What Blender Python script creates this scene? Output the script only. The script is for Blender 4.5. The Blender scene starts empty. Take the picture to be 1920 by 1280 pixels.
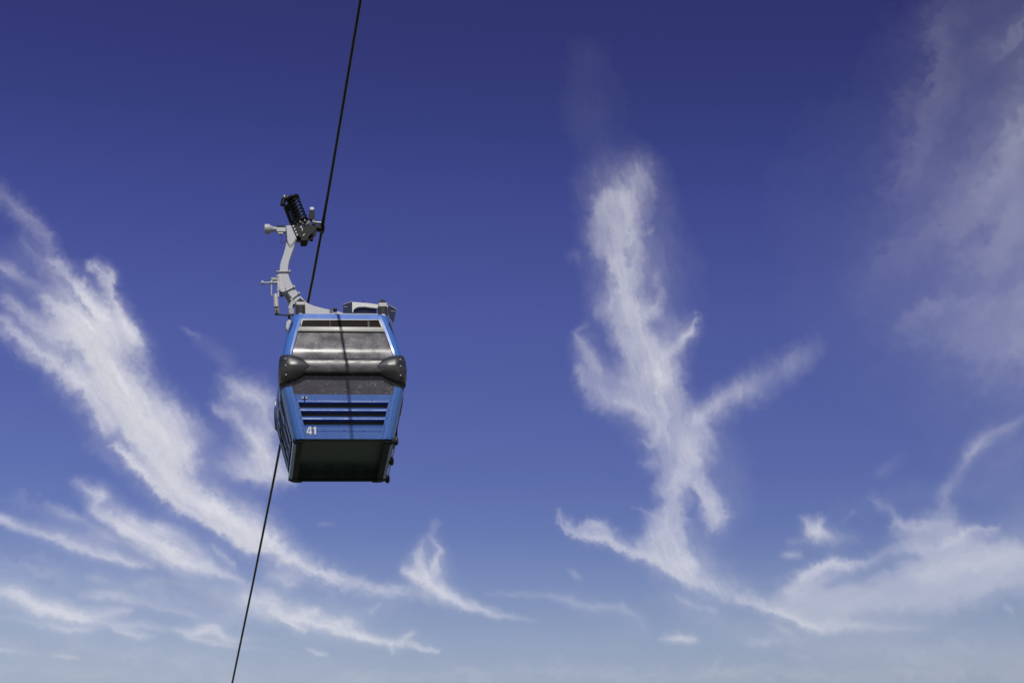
import bpy, bmesh, math, random
import numpy as np
from mathutils import Vector, Matrix

# ---------------------------------------------------------------- camera, sky, sun, exposure
scene = bpy.context.scene
F_PX = 4500.0                            # focal length in photo pixels (photo 1920 wide)
PITCH = math.radians(24.5)
CAM = np.array([0.0, 0.0, 1.6])
FW = np.array([0, math.cos(PITCH), math.sin(PITCH)])
DN = np.array([0, math.sin(PITCH), -math.cos(PITCH)])
cam_data = bpy.data.cameras.new('camera'); cam = bpy.data.objects.new('camera', cam_data)
scene.collection.objects.link(cam); scene.camera = cam
cam_data.sensor_width = 36.0; cam_data.lens = F_PX*36.0/1920.0
cam_data.clip_start = 0.1; cam_data.clip_end = 400000
cam.location = CAM; cam.rotation_euler = (math.radians(90)+PITCH, 0, 0)

YAW, ROLL = math.radians(7.307), math.radians(2.859)
ORG = Vector((-2.9754, 38.7276, 16.9846))                # centre of the cabin floor
MROT = Matrix.Rotation(YAW, 3, 'Z') @ Matrix.Rotation(-ROLL, 3, 'Y')
MW = Matrix.Translation(ORG) @ MROT.to_4x4()

SUN_EL = math.radians(50)
ld = MROT @ Vector((.008*math.sin(SUN_EL), math.cos(SUN_EL), -math.sin(SUN_EL))).normalized()   # light travel
sun_dir = -ld
sun_el = math.asin(sun_dir.z); sun_az = math.atan2(sun_dir.x, sun_dir.y)

world = bpy.data.worlds.new('World'); scene.world = world; world.use_nodes = True
nt = world.node_tree; nt.nodes.clear()
sky = nt.nodes.new('ShaderNodeTexSky'); sky.sky_type = 'NISHITA'; sky.sun_disc = False
sky.sun_elevation = sun_el; sky.sun_rotation = sun_az
sky.air_density = 1.0; sky.dust_density = .4; sky.ozone_density = 3.0
geo = nt.nodes.new('ShaderNodeNewGeometry'); sep = nt.nodes.new('ShaderNodeSeparateXYZ')
ramp = nt.nodes.new('ShaderNodeValToRGB'); mul = nt.nodes.new('ShaderNodeVectorMath'); mul.operation = 'MULTIPLY'
bg = nt.nodes.new('ShaderNodeBackground'); bg.inputs[1].default_value = .1
wo = nt.nodes.new('ShaderNodeOutputWorld')
tc = nt.nodes.new('ShaderNodeTexCoord')
nt.links.new(tc.outputs['Generated'], sep.inputs[0]); nt.links.new(sep.outputs[2], ramp.inputs[0])
# deep polarised blue overhead, milky towards the horizon: colour grading of the clear sky by elevation
SKYRAMP = [(0.0, (1.6, 1.25, 0.85)), (0.2824, (1.7154, 1.2243, 0.9495)), (0.2991, (1.5493, 1.1635, 1.0037)), (0.32, (1.1735, 0.9387, 0.9952)), (0.3408, (0.8677, 0.7244, 0.9567)), (0.3615, (0.7403, 0.6113, 0.9265)), (0.3821, (0.667, 0.5493, 0.8955)), (0.4025, (0.6068, 0.4977, 0.8743)), (0.4228, (0.5924, 0.4675, 0.8633)), (0.4428, (0.5276, 0.4136, 0.8122)), (0.4626, (0.4622, 0.3595, 0.7589)), (0.4821, (0.3978, 0.307, 0.6805)), (0.5013, (0.3482, 0.2651, 0.593)), (0.5202, (0.3246, 0.2333, 0.5501)), (0.5387, (0.3248, 0.2177, 0.5166)), (0.62, (0.3, 0.21, 0.46)), (0.8, (0.42, 0.36, 0.6)), (1.0, (0.55, 0.5, 0.7))]
cr = ramp.color_ramp; cr.interpolation = 'LINEAR'
while len(cr.elements) < len(SKYRAMP): cr.elements.new(.5)
for e, (p, c) in zip(cr.elements, SKYRAMP): e.position = p
for e, (p, c) in zip(cr.elements, SKYRAMP): e.position = p; e.color = (*c, 1)
nt.links.new(sky.outputs[0], mul.inputs[0]); nt.links.new(ramp.outputs[0], mul.inputs[1])
azr = nt.nodes.new('ShaderNodeMapRange'); azr.inputs[1].default_value = -.22; azr.inputs[2].default_value = .22
azr.inputs[3].default_value = 1.11; azr.inputs[4].default_value = .97
nt.links.new(sep.outputs[0], azr.inputs[0])                     # the sky is a little paler on its left side
mul2 = nt.nodes.new('ShaderNodeVectorMath'); mul2.operation = 'SCALE'
nt.links.new(mul.outputs[0], mul2.inputs[0]); nt.links.new(azr.outputs[0], mul2.inputs['Scale'])
nt.links.new(mul2.outputs[0], bg.inputs[0]); nt.links.new(bg.outputs[0], wo.inputs[0])

sd = bpy.data.lights.new('sun', 'SUN'); sd.energy = 3.2; sd.angle = math.radians(.53); sd.color = (1, .965, .90)
so = bpy.data.objects.new('sun', sd); scene.collection.objects.link(so)
so.rotation_euler = sun_dir.to_track_quat('Z', 'Y').to_euler(); so.location = (0, -40, 60)

scene.view_settings.view_transform = 'Standard'; scene.view_settings.look = 'None'
scene.view_settings.exposure = 0; scene.view_settings.gamma = 1
scene.cycles.transparent_max_bounces = 48
scene.cycles.max_bounces = 8

# ---------------------------------------------------------------- helpers
def ray(px, py):
    return (px-960)*np.array([1., 0, 0])+(py-640)*DN+F_PX*FW

MR = np.array(MROT); ORGn = np.array(ORG)
def Q(px, py, y=0.0):
    """point of the photograph -> point in the cable car's own frame at depth y"""
    r = MR.T @ ray(px, py); c = MR.T @ (CAM-ORGn); t = (y-c[1])/r[1]; p = c+t*r
    return Vector((p[0], y, p[2]))

def mat(name, color, rough=.5, metal=0.0, spec=.5, coat=0.0, bump=0.0, bscale=40, vary=0.0, vscale=6, stretch=(1, 1, 1), dirt=None, rvar=.12):
    m = bpy.data.materials.new(name); m.use_nodes = True; n = m.node_tree; b = n.nodes['Principled BSDF']
    b.inputs['Base Color'].default_value = (*color, 1); b.inputs['Roughness'].default_value = rough
    b.inputs['Metallic'].default_value = metal; b.inputs['Specular IOR Level'].default_value = spec
    b.inputs['Coat Weight'].default_value = coat; b.inputs['Coat Roughness'].default_value = .08
    tcn = n.nodes.new('ShaderNodeTexCoord'); mp = n.nodes.new('ShaderNodeMapping'); mp.inputs['Scale'].default_value = stretch
    n.links.new(tcn.outputs['Object'], mp.inputs[0])
    if vary or dirt:
        no = n.nodes.new('ShaderNodeTexNoise'); no.inputs['Scale'].default_value = vscale; no.inputs['Detail'].default_value = 8
        no.inputs['Roughness'].default_value = .65; n.links.new(mp.outputs[0], no.inputs['Vector'])
        mr = n.nodes.new('ShaderNodeMapRange'); mr.inputs[1].default_value = .3; mr.inputs[2].default_value = .7
        mr.inputs[3].default_value = 1-vary; mr.inputs[4].default_value = 1+vary
        n.links.new(no.outputs[0], mr.inputs[0])
        mx = n.nodes.new('ShaderNodeVectorMath'); mx.operation = 'SCALE'; mx.inputs[0].default_value = color
        n.links.new(mr.outputs[0], mx.inputs['Scale'])
        out = mx.outputs[0]
        if dirt:
            dcol, lo, hi, dsc = dirt
            nd = n.nodes.new('ShaderNodeTexNoise'); nd.inputs['Scale'].default_value = dsc; nd.inputs['Detail'].default_value = 10
            nd.inputs['Roughness'].default_value = .7; nd.inputs['Distortion'].default_value = .6
            n.links.new(mp.outputs[0], nd.inputs['Vector'])
            m2 = n.nodes.new('ShaderNodeMapRange'); m2.inputs[1].default_value = lo; m2.inputs[2].default_value = hi
            n.links.new(nd.outputs[0], m2.inputs[0])
            mi = n.nodes.new('ShaderNodeMix'); mi.data_type = 'RGBA'; mi.inputs['B'].default_value = (*dcol, 1)
            n.links.new(m2.outputs[0], mi.inputs['Factor']); n.links.new(out, mi.inputs['A']); out = mi.outputs['Result']
        n.links.new(out, b.inputs['Base Color'])
        m3 = n.nodes.new('ShaderNodeMapRange'); m3.inputs[1].default_value = .3; m3.inputs[2].default_value = .7
        m3.inputs[3].default_value = max(.03, rough-rvar); m3.inputs[4].default_value = rough+rvar
        n.links.new(no.outputs[0], m3.inputs[0]); n.links.new(m3.outputs[0], b.inputs['Roughness'])
    if bump:
        nb = n.nodes.new('ShaderNodeTexNoise'); nb.inputs['Scale'].default_value = bscale; nb.inputs['Detail'].default_value = 4
        n.links.new(mp.outputs[0], nb.inputs['Vector'])
        bp = n.nodes.new('ShaderNodeBump'); bp.inputs['Strength'].default_value = bump; bp.inputs['Distance'].default_value = .01
        n.links.new(nb.outputs[0], bp.inputs['Height']); n.links.new(bp.outputs[0], b.inputs['Normal'])
    return m

class MB:
    def __init__(s): s.v = []; s.f = []
    def add(s, vs, fs):
        o = len(s.v); s.v += [tuple(v) for v in vs]; s.f += [tuple(i+o for i in f) for f in fs]; return s
    def grid(s, rows, close_u=False, flip=False):
        nu = len(rows[0]); vs = [p for r in rows for p in r]; fs = []
        for j in range(len(rows)-1):
            for i in range(nu if close_u else nu-1):
                a, b = j*nu+i, j*nu+(i+1) % nu; q = (a, b, b+nu, a+nu)
                fs.append(q[::-1] if flip else q)
        return s.add(vs, fs)
    def box(s, lo, hi):
        x0, y0, z0 = lo; x1, y1, z1 = hi
        return s.add([(x0, y0, z0), (x1, y0, z0), (x1, y1, z0), (x0, y1, z0), (x0, y0, z1), (x1, y0, z1), (x1, y1, z1), (x0, y1, z1)],
                     [(0, 3, 2, 1), (4, 5, 6, 7), (0, 1, 5, 4), (1, 2, 6, 5), (2, 3, 7, 6), (3, 0, 4, 7)])
    def prism(s, pts, d):
        """closed outline (Vectors) pushed along vector d"""
        n = len(pts); d = Vector(d); vs = [Vector(p) for p in pts]; vs += [p+d for p in vs]
        fs = [tuple(range(n)), tuple(range(2*n-1, n-1, -1))]+[(i, i+n, (i+1) % n+n, (i+1) % n) for i in range(n)]
        return s.add(vs, fs)
    def tube(s, path, r, n=10, cap=True):
        path = [Vector(p) for p in path]; rs = r if isinstance(r, (list, tuple)) else [r]*len(path)
        rows = []; up = None
        for i, p in enumerate(path):
            t = (path[min(i+1, len(path)-1)]-path[max(i-1, 0)]).normalized()
            if up is None: up = t.orthogonal().normalized()
            up = (up-t*up.dot(t)).normalized(); b = t.cross(up)
            rows.append([p+(up*math.cos(a)+b*math.sin(a))*rs[i] for a in [2*math.pi*k/n for k in range(n)]])
        o = len(s.v); s.grid(rows, True)
        if cap:
            s.f.append(tuple(o+k for k in range(n))[::-1]); e = o+(len(rows)-1)*n; s.f.append(tuple(e+k for k in range(n)))
        return s
    def ball(s, c, r, n=10):
        c = Vector(c); r = (r, r, r) if not isinstance(r, (tuple, list)) else r; rows = []
        for j in range(n//2+1):
            ph = math.pi*j/(n//2)
            rows.append([c+Vector((r[0]*math.sin(ph)*math.cos(2*math.pi*k/n), r[1]*math.sin(ph)*math.sin(2*math.pi*k/n), -r[2]*math.cos(ph))) for k in range(n)])
        return s.grid(rows, True)
    def build(s, name, m, parent=None, bevel=0.0, smooth=35, solid=0.0, weld=True):
        me = bpy.data.meshes.new(name); me.from_pydata(s.v, [], s.f); me.update()
        bm = bmesh.new(); bm.from_mesh(me)
        if weld: bmesh.ops.remove_doubles(bm, verts=bm.verts, dist=1e-5)
        bmesh.ops.recalc_face_normals(bm, faces=bm.faces)
        bm.to_mesh(me); bm.free()
        me.shade_smooth(); me.set_sharp_from_angle(angle=math.radians(smooth))
        me.materials.append(m)
        o = bpy.data.objects.new(name, me); scene.collection.objects.link(o)
        if parent: o.parent = parent
        if solid:
            k = o.modifiers.new('solid', 'SOLIDIFY'); k.thickness = solid; k.offset = -1
        if bevel:
            k = o.modifiers.new('bevel', 'BEVEL'); k.width = bevel; k.segments = 2; k.limit_method = 'ANGLE'
        return o

def slab(front, off):
    """thin closed sheet whose faces keep their own normals: front rows pushed back by off"""
    m = MB(); f = [[Vector(p) for p in r] for r in front]; b = [[p+Vector(off) for p in r] for r in f]
    m.grid(f); m.grid(b, flip=True)
    for ra, rb_ in ((f[0], b[0]), (f[-1], b[-1]), ([r[0] for r in f], [r[0] for r in b]), ([r[-1] for r in f], [r[-1] for r in b])):
        m.grid([ra, rb_])
    return m

def thing(name, label, cat, matrix=None, group=None):
    o = bpy.data.objects.new(name, None); scene.collection.objects.link(o); o.empty_display_size = .3
    if matrix: o.matrix_world = matrix
    o['label'] = label; o['category'] = cat
    if group: o['group'] = group
    return o

def lerp_table(tab):
    xs = [a for a, b in tab]; ys = [b for a, b in tab]
    return lambda x: float(np.interp(x, xs, ys))

# ---------------------------------------------------------------- ground (below the frame)
gm = mat('ground_mat', (.07, .08, .055), .95, vary=.35, vscale=.02)
g = MB().add([(-60000, -60000, 0), (60000, -60000, 0), (60000, 60000, 0), (-60000, 60000, 0)], [(0, 1, 2, 3)]).build('ground', gm)
g['kind'] = 'structure'
# ---------------------------------------------------------------- cirrus density maps
GS = 2.0; GX0, GY0 = -170.0, -110.0
GW, GH = 1131, 751                      # grid columns, rows
GXX, GYY = np.meshgrid(GX0 + GS*np.arange(GW), GY0 + GS*np.arange(GH))

def fnoise(seed, beta, lo=0.0, ax=1.0, ay=1.0):
    """gaussian random field with a power-law spectrum, unit variance"""
    rg = np.random.default_rng(seed)
    w = np.fft.rfft2(rg.standard_normal((GH, GW)))
    ky = np.fft.fftfreq(GH)[:, None]*ay; kx = np.fft.rfftfreq(GW)[None, :]*ax
    k = np.sqrt(kx*kx + ky*ky); k[0, 0] = 1
    s = k**(-beta)
    if lo: s = s*(1-np.exp(-(k/lo)**2))
    s[0, 0] = 0
    n = np.fft.irfft2(w*s, s=(GH, GW))
    return n/n.std()

def gblur(a, sig):
    """gaussian blur, sigma in photo pixels"""
    sg = sig/GS
    ky = np.fft.fftfreq(GH)[:, None]; kx = np.fft.rfftfreq(GW)[None, :]
    return np.fft.irfft2(np.fft.rfft2(a)*np.exp(-2*np.pi**2*sg*sg*(kx*kx+ky*ky)), s=(GH, GW))

def samp(a, x, y):
    """bilinear lookup, x and y in grid units"""
    x = np.clip(x, 0, GW-1.001); y = np.clip(y, 0, GH-1.001)
    i = x.astype(np.int32); j = y.astype(np.int32); fx = x-i; fy = y-j
    return (a[j, i]*(1-fx)*(1-fy)+a[j, i+1]*fx*(1-fy)+a[j+1, i]*(1-fx)*fy+a[j+1, i+1]*fx*fy)

def spline(pts, n=6):
    """Catmull-Rom refinement of a point list of any width"""
    p = np.array(pts, float)
    if len(p) < 3: return p
    q = np.vstack([2*p[0]-p[1], p, 2*p[-1]-p[-2]]); out = []
    for i in range(1, len(q)-2):
        for t in np.arange(n)/n:
            a, b, c, d = q[i-1], q[i], q[i+1], q[i+2]
            out.append(.5*((2*b)+(c-a)*t+(2*a-5*b+4*c-d)*t*t+(3*b-a-3*c+d)*t**3))
    out.append(p[-1]); return np.array(out)

def poly(pts, blur):
    m = np.zeros((GH, GW)); p = spline(list(pts)+[pts[0]], 4)[:-1]
    x0, y0 = p[:, 0], p[:, 1]; x1, y1 = np.roll(x0, -1), np.roll(y0, -1)
    ins = np.zeros((GH, GW), bool)
    for a, b, c, d in zip(x0, y0, x1, y1):
        if b == d: continue
        r0 = max(0, int(np.ceil((min(b, d)-GY0)/GS))); r1 = min(GH, int(np.ceil((max(b, d)-GY0)/GS)))
        if r1 <= r0: continue
        yy = GY0+GS*np.arange(r0, r1)
        xc = a+(yy-b)*(c-a)/(d-b)
        ins[r0:r1] ^= GXX[r0:r1] < xc[:, None]
    m[ins] = 1
    q = np.clip(gblur(m, blur), 0, 1); e = 2.4*blur                # no wrap-around of the blur
    q[(GXX < x0.min()-e) | (GXX > x0.max()+e) | (GYY < y0.min()-e) | (GYY > y0.max()+e)] = 0
    return q

def stroke(pts, pw=2.0):
    """pts: (x, y, width up-side, width down-side, alpha); returns density and (tx, ty) sums"""
    p = spline(pts, 5); best = np.zeros((GH, GW)); tx = np.zeros((GH, GW)); ty = np.zeros((GH, GW))
    for s, e in zip(p[:-1], p[1:]):
        wm = 2.6*max(s[2], s[3], e[2], e[3])+4
        c0 = max(0, int((min(s[0], e[0])-wm-GX0)/GS)); c1 = min(GW, int((max(s[0], e[0])+wm-GX0)/GS)+2)
        r0 = max(0, int((min(s[1], e[1])-wm-GY0)/GS)); r1 = min(GH, int((max(s[1], e[1])+wm-GY0)/GS)+2)
        if c1 <= c0 or r1 <= r0: continue
        X = GXX[r0:r1, c0:c1]; Y = GYY[r0:r1, c0:c1]
        dx, dy = e[0]-s[0], e[1]-s[1]; L2 = dx*dx+dy*dy+1e-9; L = L2**.5
        t = np.clip(((X-s[0])*dx+(Y-s[1])*dy)/L2, 0, 1)
        qx = X-s[0]-t*dx; qy = Y-s[1]-t*dy; d = np.hypot(qx, qy)
        up = (qx*dy-qy*dx)/L > 0
        w = np.where(up, s[2]+(e[2]-s[2])*t, s[3]+(e[3]-s[3])*t)
        v = (s[4]+(e[4]-s[4])*t)*np.exp(-(d/np.maximum(w, .5))**pw)
        b = best[r0:r1, c0:c1]; m = v > b
        b[m] = v[m]; tx[r0:r1, c0:c1][m] = dx/L; ty[r0:r1, c0:c1][m] = dy/L
    return best, tx, ty

# Every cloud: S = streak (x, y, width on its upper side, width on its lower side, opacity),
# P = filled patch (opacity, softness, outline), N = gap (strength, streak), dirn = run of the fibres in degrees
CLOUDS = [
 dict(label='big bright white band slanting down from the left edge past the cable', seed=3, dirn=48, warp=15, fib=.55, S=[
   [(-30,330,14,22,.16),(30,385,15,24,.24),(75,430,12,20,.26),(100,480,12,22,.24),(118,530,16,26,.30),(150,560,20,20,.40)],
   [(110,500,14,20,.45),(135,535,14,20,.6),(165,560,16,18,.75),(185,600,20,22,.8),(200,640,34,34,.7)],
   [(172,500,9,14,.55),(195,515,14,14,.6),(208,545,10,18,.6),(218,590,12,20,.6),(245,640,14,30,.6)],
   [(85,555,14,20,.55),(110,575,16,25,.75),(150,610,26,40,.85),(190,680,38,52,.93),(235,760,42,44,.95),(290,830,50,44,.92),(330,900,44,34,.93),(400,955,36,26,.96),(470,1000,32,24,.95),(540,1045,24,18,.85),(610,1078,17,14,.72),(680,1098,14,12,.55),(740,1112,12,14,.34),(800,1118,12,14,.22),(860,1120,12,14,.10)],
   [(0,600,16,20,.42),(40,630,18,22,.6),(85,670,22,18,.78),(130,710,22,16,.72),(175,755,20,16,.65),(190,800,20,14,.6)],
   [(10,560,10,12,.3),(45,590,12,14,.42),(80,620,12,14,.5),(120,640,12,12,.5)],
   [(215,838,8,6,.8),(240,862,12,8,.85),(290,905,16,9,.85),(350,955,22,9,.85),(420,998,22,9,.8),(480,1032,18,9,.6)],
   [(200,740,30,34,.6),(260,790,30,30,.6),(330,850,30,30,.6)]],
  P=[(.55,16,[(160,560),(215,580),(265,640),(285,720),(330,770),(360,830),(350,900),(300,880),(250,820),(200,760),(170,700),(100,650),(80,590)]),
     (.34,13,[(300,745),(350,775),(385,792),(408,806),(392,838),(366,856),(372,900),(400,940),(350,950),(310,880),(290,800)]),
     (.20,20,[(430,930),(480,965),(520,1000),(575,1040),(500,1030),(440,980)]),
     (.16,16,[(80,700),(150,740),(190,790),(150,770),(100,735)]),
     (.16,10,[(150,840),(185,820),(215,850),(240,880),(190,858)])],
  N=[(.3,[(118,690,8,8,1),(134,655,12,9,1),(165,690,8,6,1)]),(.4,[(110,522,14,8,1),(145,560,9,7,1),(175,590,5,4,1)]),(.25,[(248,668,10,10,1),(262,700,8,8,1)])]),
 dict(label='faint grey wisps at the left edge above the bright band', seed=11, dirn=40, warp=12, fib=.6, S=[
   [(-20,495,10,10,.28),(15,505,12,10,.32),(45,522,10,10,.24),(90,545,12,10,.14)],
   [(40,450,14,12,.14),(70,480,14,14,.16),(100,520,12,14,.12)]], P=[(.13,22,[(0,450),(60,440),(100,500),(90,560),(20,600),(-20,560)])], N=[]),
 dict(label='slim white streak entering at the left edge below the big band', seed=21, dirn=22, warp=8, fib=.55, S=[
   [(-30,960,8,7,.5),(0,972,10,7,.62),(50,990,12,8,.5),(100,1008,13,9,.55),(160,1028,15,10,.66),(210,1042,14,9,.75),(250,1055,12,8,.72),(285,1058,10,7,.35)],
   [(90,945,10,10,.12),(130,965,12,10,.28),(160,975,9,8,.26),(200,1000,12,12,.2)],
   [(170,1000,10,12,.25),(220,1012,12,12,.35),(270,1030,12,12,.3)]], P=[(.2,14,[(60,985),(150,995),(250,1030),(280,1055),(180,1035)])], N=[]),
 dict(label='crooked streak with bent feathery head, lower left, directly under the big band', seed=22, dirn=30, warp=9, fib=.6, S=[
   [(142,900,8,10,.30),(165,915,12,12,.5),(190,928,12,14,.55),(180,950,12,12,.55),(205,970,14,14,.6),(240,990,22,14,.72),(280,1010,24,16,.78),(310,1035,22,18,.85),(350,1058,20,14,.85),(390,1072,16,11,.72),(430,1084,12,9,.5),(465,1098,10,10,.25)],
   [(405,1028,5,8,.35),(420,1045,7,8,.4),(436,1062,6,7,.3)],
   [(300,990,16,14,.32),(340,1010,22,16,.35),(375,1040,20,16,.32),(400,1062,12,12,.3)]],
  P=[(.30,12,[(165,905),(215,930),(260,965),(310,980),(330,1010),(350,1050),(280,1040),(210,985),(170,955)])], N=[(.35,[(215,920,5,5,1),(245,945,9,6,1)])]),
 dict(label='low cream cloud at the left edge with a bright ragged core', seed=23, dirn=14, warp=9, fib=.5, S=[
   [(-30,1108,14,12,.5),(20,1108,16,14,.55),(60,1130,16,14,.62),(105,1145,16,11,.78),(150,1156,12,9,.66),(190,1152,11,9,.4),(245,1140,6,6,.36)],
   [(0,1150,6,6,.2),(60,1165,8,6,.22),(110,1175,9,7,.45),(150,1180,8,6,.4),(185,1178,6,6,.2)],
   [(150,1160,10,8,.4),(215,1170,10,8,.4),(280,1172,9,8,.36),(330,1178,6,6,.14)],
   [(215,1180,6,5,.35),(255,1190,8,5,.5),(295,1192,5,5,.2)]], P=[(.26,14,[(0,1095),(50,1090),(110,1115),(160,1130),(230,1145),(200,1165),(90,1155),(0,1135)])], N=[]),
 dict(label='long thin pale streak under the crooked one, lower left, ending near the cable', seed=24, dirn=14, warp=8, fib=.6, S=[
   [(150,1112,8,9,.2),(200,1118,11,10,.36),(260,1128,11,9,.3),(310,1142,9,8,.22),(370,1153,6,6,.22)],
   [(165,1080,5,5,.28),(195,1090,6,5,.16)],
   [(260,1095,10,10,.14),(330,1090,14,12,.20),(400,1110,16,14,.2),(460,1120,16,14,.22)]], P=[(.12,22,[(250,1070),(380,1080),(470,1110),(470,1160),(330,1140),(240,1110)])], N=[]),
 dict(label='small almond shaped white cloud just left of the cable near the bottom', seed=25, dirn=12, warp=6, fib=.5, S=[
   [(330,1180,6,7,.35),(365,1185,12,8,.6),(395,1178,14,12,.58),(430,1196,8,8,.45),(480,1198,8,6,.18),(540,1200,6,5,.08)],
   [(350,1192,6,5,.4),(400,1202,7,5,.45),(450,1212,5,4,.26),(520,1220,4,4,.16),(560,1223,3,3,.1)]], P=[], N=[]),
 dict(label='long ragged streak right of the cable along the bottom, forked at its right end', seed=26, dirn=22, warp=9, fib=.55, S=[
   [(455,1120,14,14,.28),(490,1130,18,18,.45),(530,1150,18,14,.62),(580,1165,22,12,.68),(630,1180,18,11,.74),(680,1195,13,9,.74),(720,1203,8,7,.55),(750,1208,9,8,.5),(780,1212,8,6,.66),(820,1222,5,5,.4)],
   [(505,1145,5,4,.6),(540,1168,6,4,.7),(570,1182,6,4,.6)],
   [(750,1205,8,8,.4),(765,1190,9,9,.5),(778,1184,7,7,.28)],[(732,1208,5,5,.4),(735,1222,4,4,.34)],
   [(570,1148,10,10,.42),(592,1148,7,7,.45)],[(630,1165,8,8,.3),(650,1160,8,6,.3),(655,1170,6,6,.2)]],
  P=[(.26,13,[(450,1105),(540,1125),(600,1150),(650,1160),(680,1190),(590,1180),(500,1160),(450,1140)])], N=[]),
 dict(label='tiny white puff alone below the ragged streak', seed=27, dirn=15, warp=4, fib=.4, S=[[(575,1216,4,4,.3),(595,1222,6,4,.55),(613,1226,4,4,.45)]], P=[], N=[]),
 dict(label='small fluffy wedge of cloud under the big band, right of the cable', seed=28, dirn=40, warp=9, fib=.5, S=[
   [(505,1075,12,14,.3),(530,1085,18,14,.46),(545,1080,14,14,.4),(560,1085,12,10,.3)],[(540,1100,8,8,.4),(550,1095,8,8,.3)],
   [(480,1100,10,10,.2),(505,1122,7,7,.38),(540,1130,8,8,.25)]], P=[(.12,18,[(480,1060),(570,1070),(560,1130),(490,1130)])], N=[]),
 dict(label='soft translucent cloud directly left of and behind the cable car', seed=31, dirn=58, warp=14, fib=.55, S=[
   [(420,700,8,10,.16),(440,725,18,18,.42),(470,740,20,20,.45),(495,765,18,22,.42),(500,800,18,22,.3),(490,840,20,20,.42),(500,870,24,20,.55),(530,890,22,14,.6),(548,905,12,8,.4)],
   [(412,765,10,10,.3),(440,775,12,12,.36),(458,800,14,12,.42),(480,830,18,16,.5),(500,860,20,18,.45)],
   [(400,860,20,20,.14),(450,880,24,18,.32),(500,890,22,16,.45)]],
  P=[(.22,24,[(415,720),(500,720),(530,780),(540,900),(480,900),(390,880),(440,820)])], N=[]),
 dict(label='hair-thin faint wisp above and left of the cable car door', seed=32, dirn=40, warp=8, fib=.5, S=[
   [(338,614,4,4,.14),(355,622,5,5,.2),(372,634,5,5,.12)],[(375,640,16,16,.08),(420,670,18,18,.12),(430,700,14,14,.1)]], P=[], N=[]),
 dict(label='white cloud with two feathery horns and a long tail, centre right of the ragged streak', seed=33, dirn=32, warp=9, fib=.5, S=[
   [(760,1072,10,8,.5),(778,1082,16,12,.85),(805,1100,16,12,.85),(840,1122,14,11,.8),(880,1138,12,10,.66),(920,1150,9,8,.55),(960,1160,6,6,.35),(1010,1164,5,5,.14)],
   [(790,1012,6,6,.22),(785,1035,9,9,.34),(792,1060,10,10,.5),(800,1085,12,12,.5)],
   [(822,975,8,8,.12),(812,985,8,8,.18),(806,1005,8,8,.2),(824,1030,7,7,.4),(816,1055,9,9,.46),(820,1080,10,10,.4)],
   [(690,1105,14,10,.18),(760,1112,12,10,.22),(830,1120,10,12,.2)],
   [(700,1145,6,6,.22),(716,1132,6,6,.25)]],
  P=[(.18,14,[(785,1000),(830,1020),(840,1090),(800,1100),(770,1070)])], N=[(.4,[(806,1040,4,4,1),(806,1065,4,4,1)])]),
 dict(label='very thin level streak between the horned cloud and the tall cloud', seed=34, dirn=6, warp=7, fib=.5, S=[
   [(910,1112,7,7,.08),(970,1114,7,7,.22),(1020,1118,7,6,.26),(1060,1122,8,8,.26),(1100,1135,8,8,.28),(1160,1138,8,8,.25),(1200,1160,9,9,.14),(1210,1185,7,7,.1)],
   [(1168,1125,5,5,.18),(1172,1138,5,5,.2)]], P=[(.07,20,[(1000,1100),(1200,1120),(1220,1200),(1100,1160)])], N=[]),
 dict(label='tall bright upright cloud in the right half, shaped like a figure raising its arms', seed=5, dirn=80, warp=13, fib=.58, gain=.90, S=[
   [(1135,360,12,14,.30),(1128,395,14,16,.34),(1140,430,18,18,.30),(1152,470,20,20,.38),(1162,510,22,20,.40),(1170,560,20,20,.42),(1178,600,22,20,.36),(1215,650,24,24,.36),(1235,690,26,26,.36),(1245,740,26,26,.25),(1285,830,22,22,.34),(1300,860,18,18,.45),(1265,910,18,20,.40),(1258,950,18,18,.36),(1242,1000,22,22,.32),(1236,1035,28,22,.45)],
   [(1172,375,14,12,.22),(1180,420,14,12,.32),(1182,450,14,12,.30),(1165,490,16,16,.25)],
   [(1140,455,8,6,.25),(1143,490,8,6,.38),(1152,520,8,6,.30)],
   [(1244,545,7,8,.25),(1232,572,10,9,.30),(1215,600,12,12,.22)],
   [(1299,598,8,6,.45),(1290,620,12,9,.66),(1272,645,14,12,.55),(1250,668,16,16,.4)],
   [(1090,632,9,8,.40),(1100,655,12,10,.42),(1112,680,14,12,.36),(1130,700,12,12,.25)],
   [(1086,690,8,8,.28),(1108,715,14,12,.25),(1140,735,14,14,.2)],
   [(1158,752,9,6,.40),(1185,762,12,8,.36),(1215,775,14,12,.25)],
   [(1306,785,16,14,.34),(1335,768,18,14,.36),(1362,748,16,13,.38),(1388,733,18,16,.30),(1415,714,24,22,.20),(1450,692,26,24,.13),(1495,668,26,24,.09),(1540,640,26,22,.03)],
   [(1290,895,10,10,.35),(1310,918,9,9,.4),(1325,945,12,12,.35),(1336,975,16,14,.25)],
   [(1085,625,5,5,.10),(1093,617,4,4,.22),(1105,608,6,6,.12)],
   [(1062,472,8,7,.08),(1072,478,9,8,.16),(1083,492,7,7,.08)],
   [(1210,440,6,5,.12),(1218,432,5,5,.22)],[(1235,510,8,10,.25),(1232,535,8,8,.2)],
   [(1200,825,6,5,.22),(1225,830,9,8,.26),(1236,800,9,9,.2)],[(1195,862,5,4,.10),(1228,866,8,8,.22)],
   [(1185,950,3,3,.12),(1205,956,5,5,.22),(1228,962,8,8,.24)],
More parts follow.
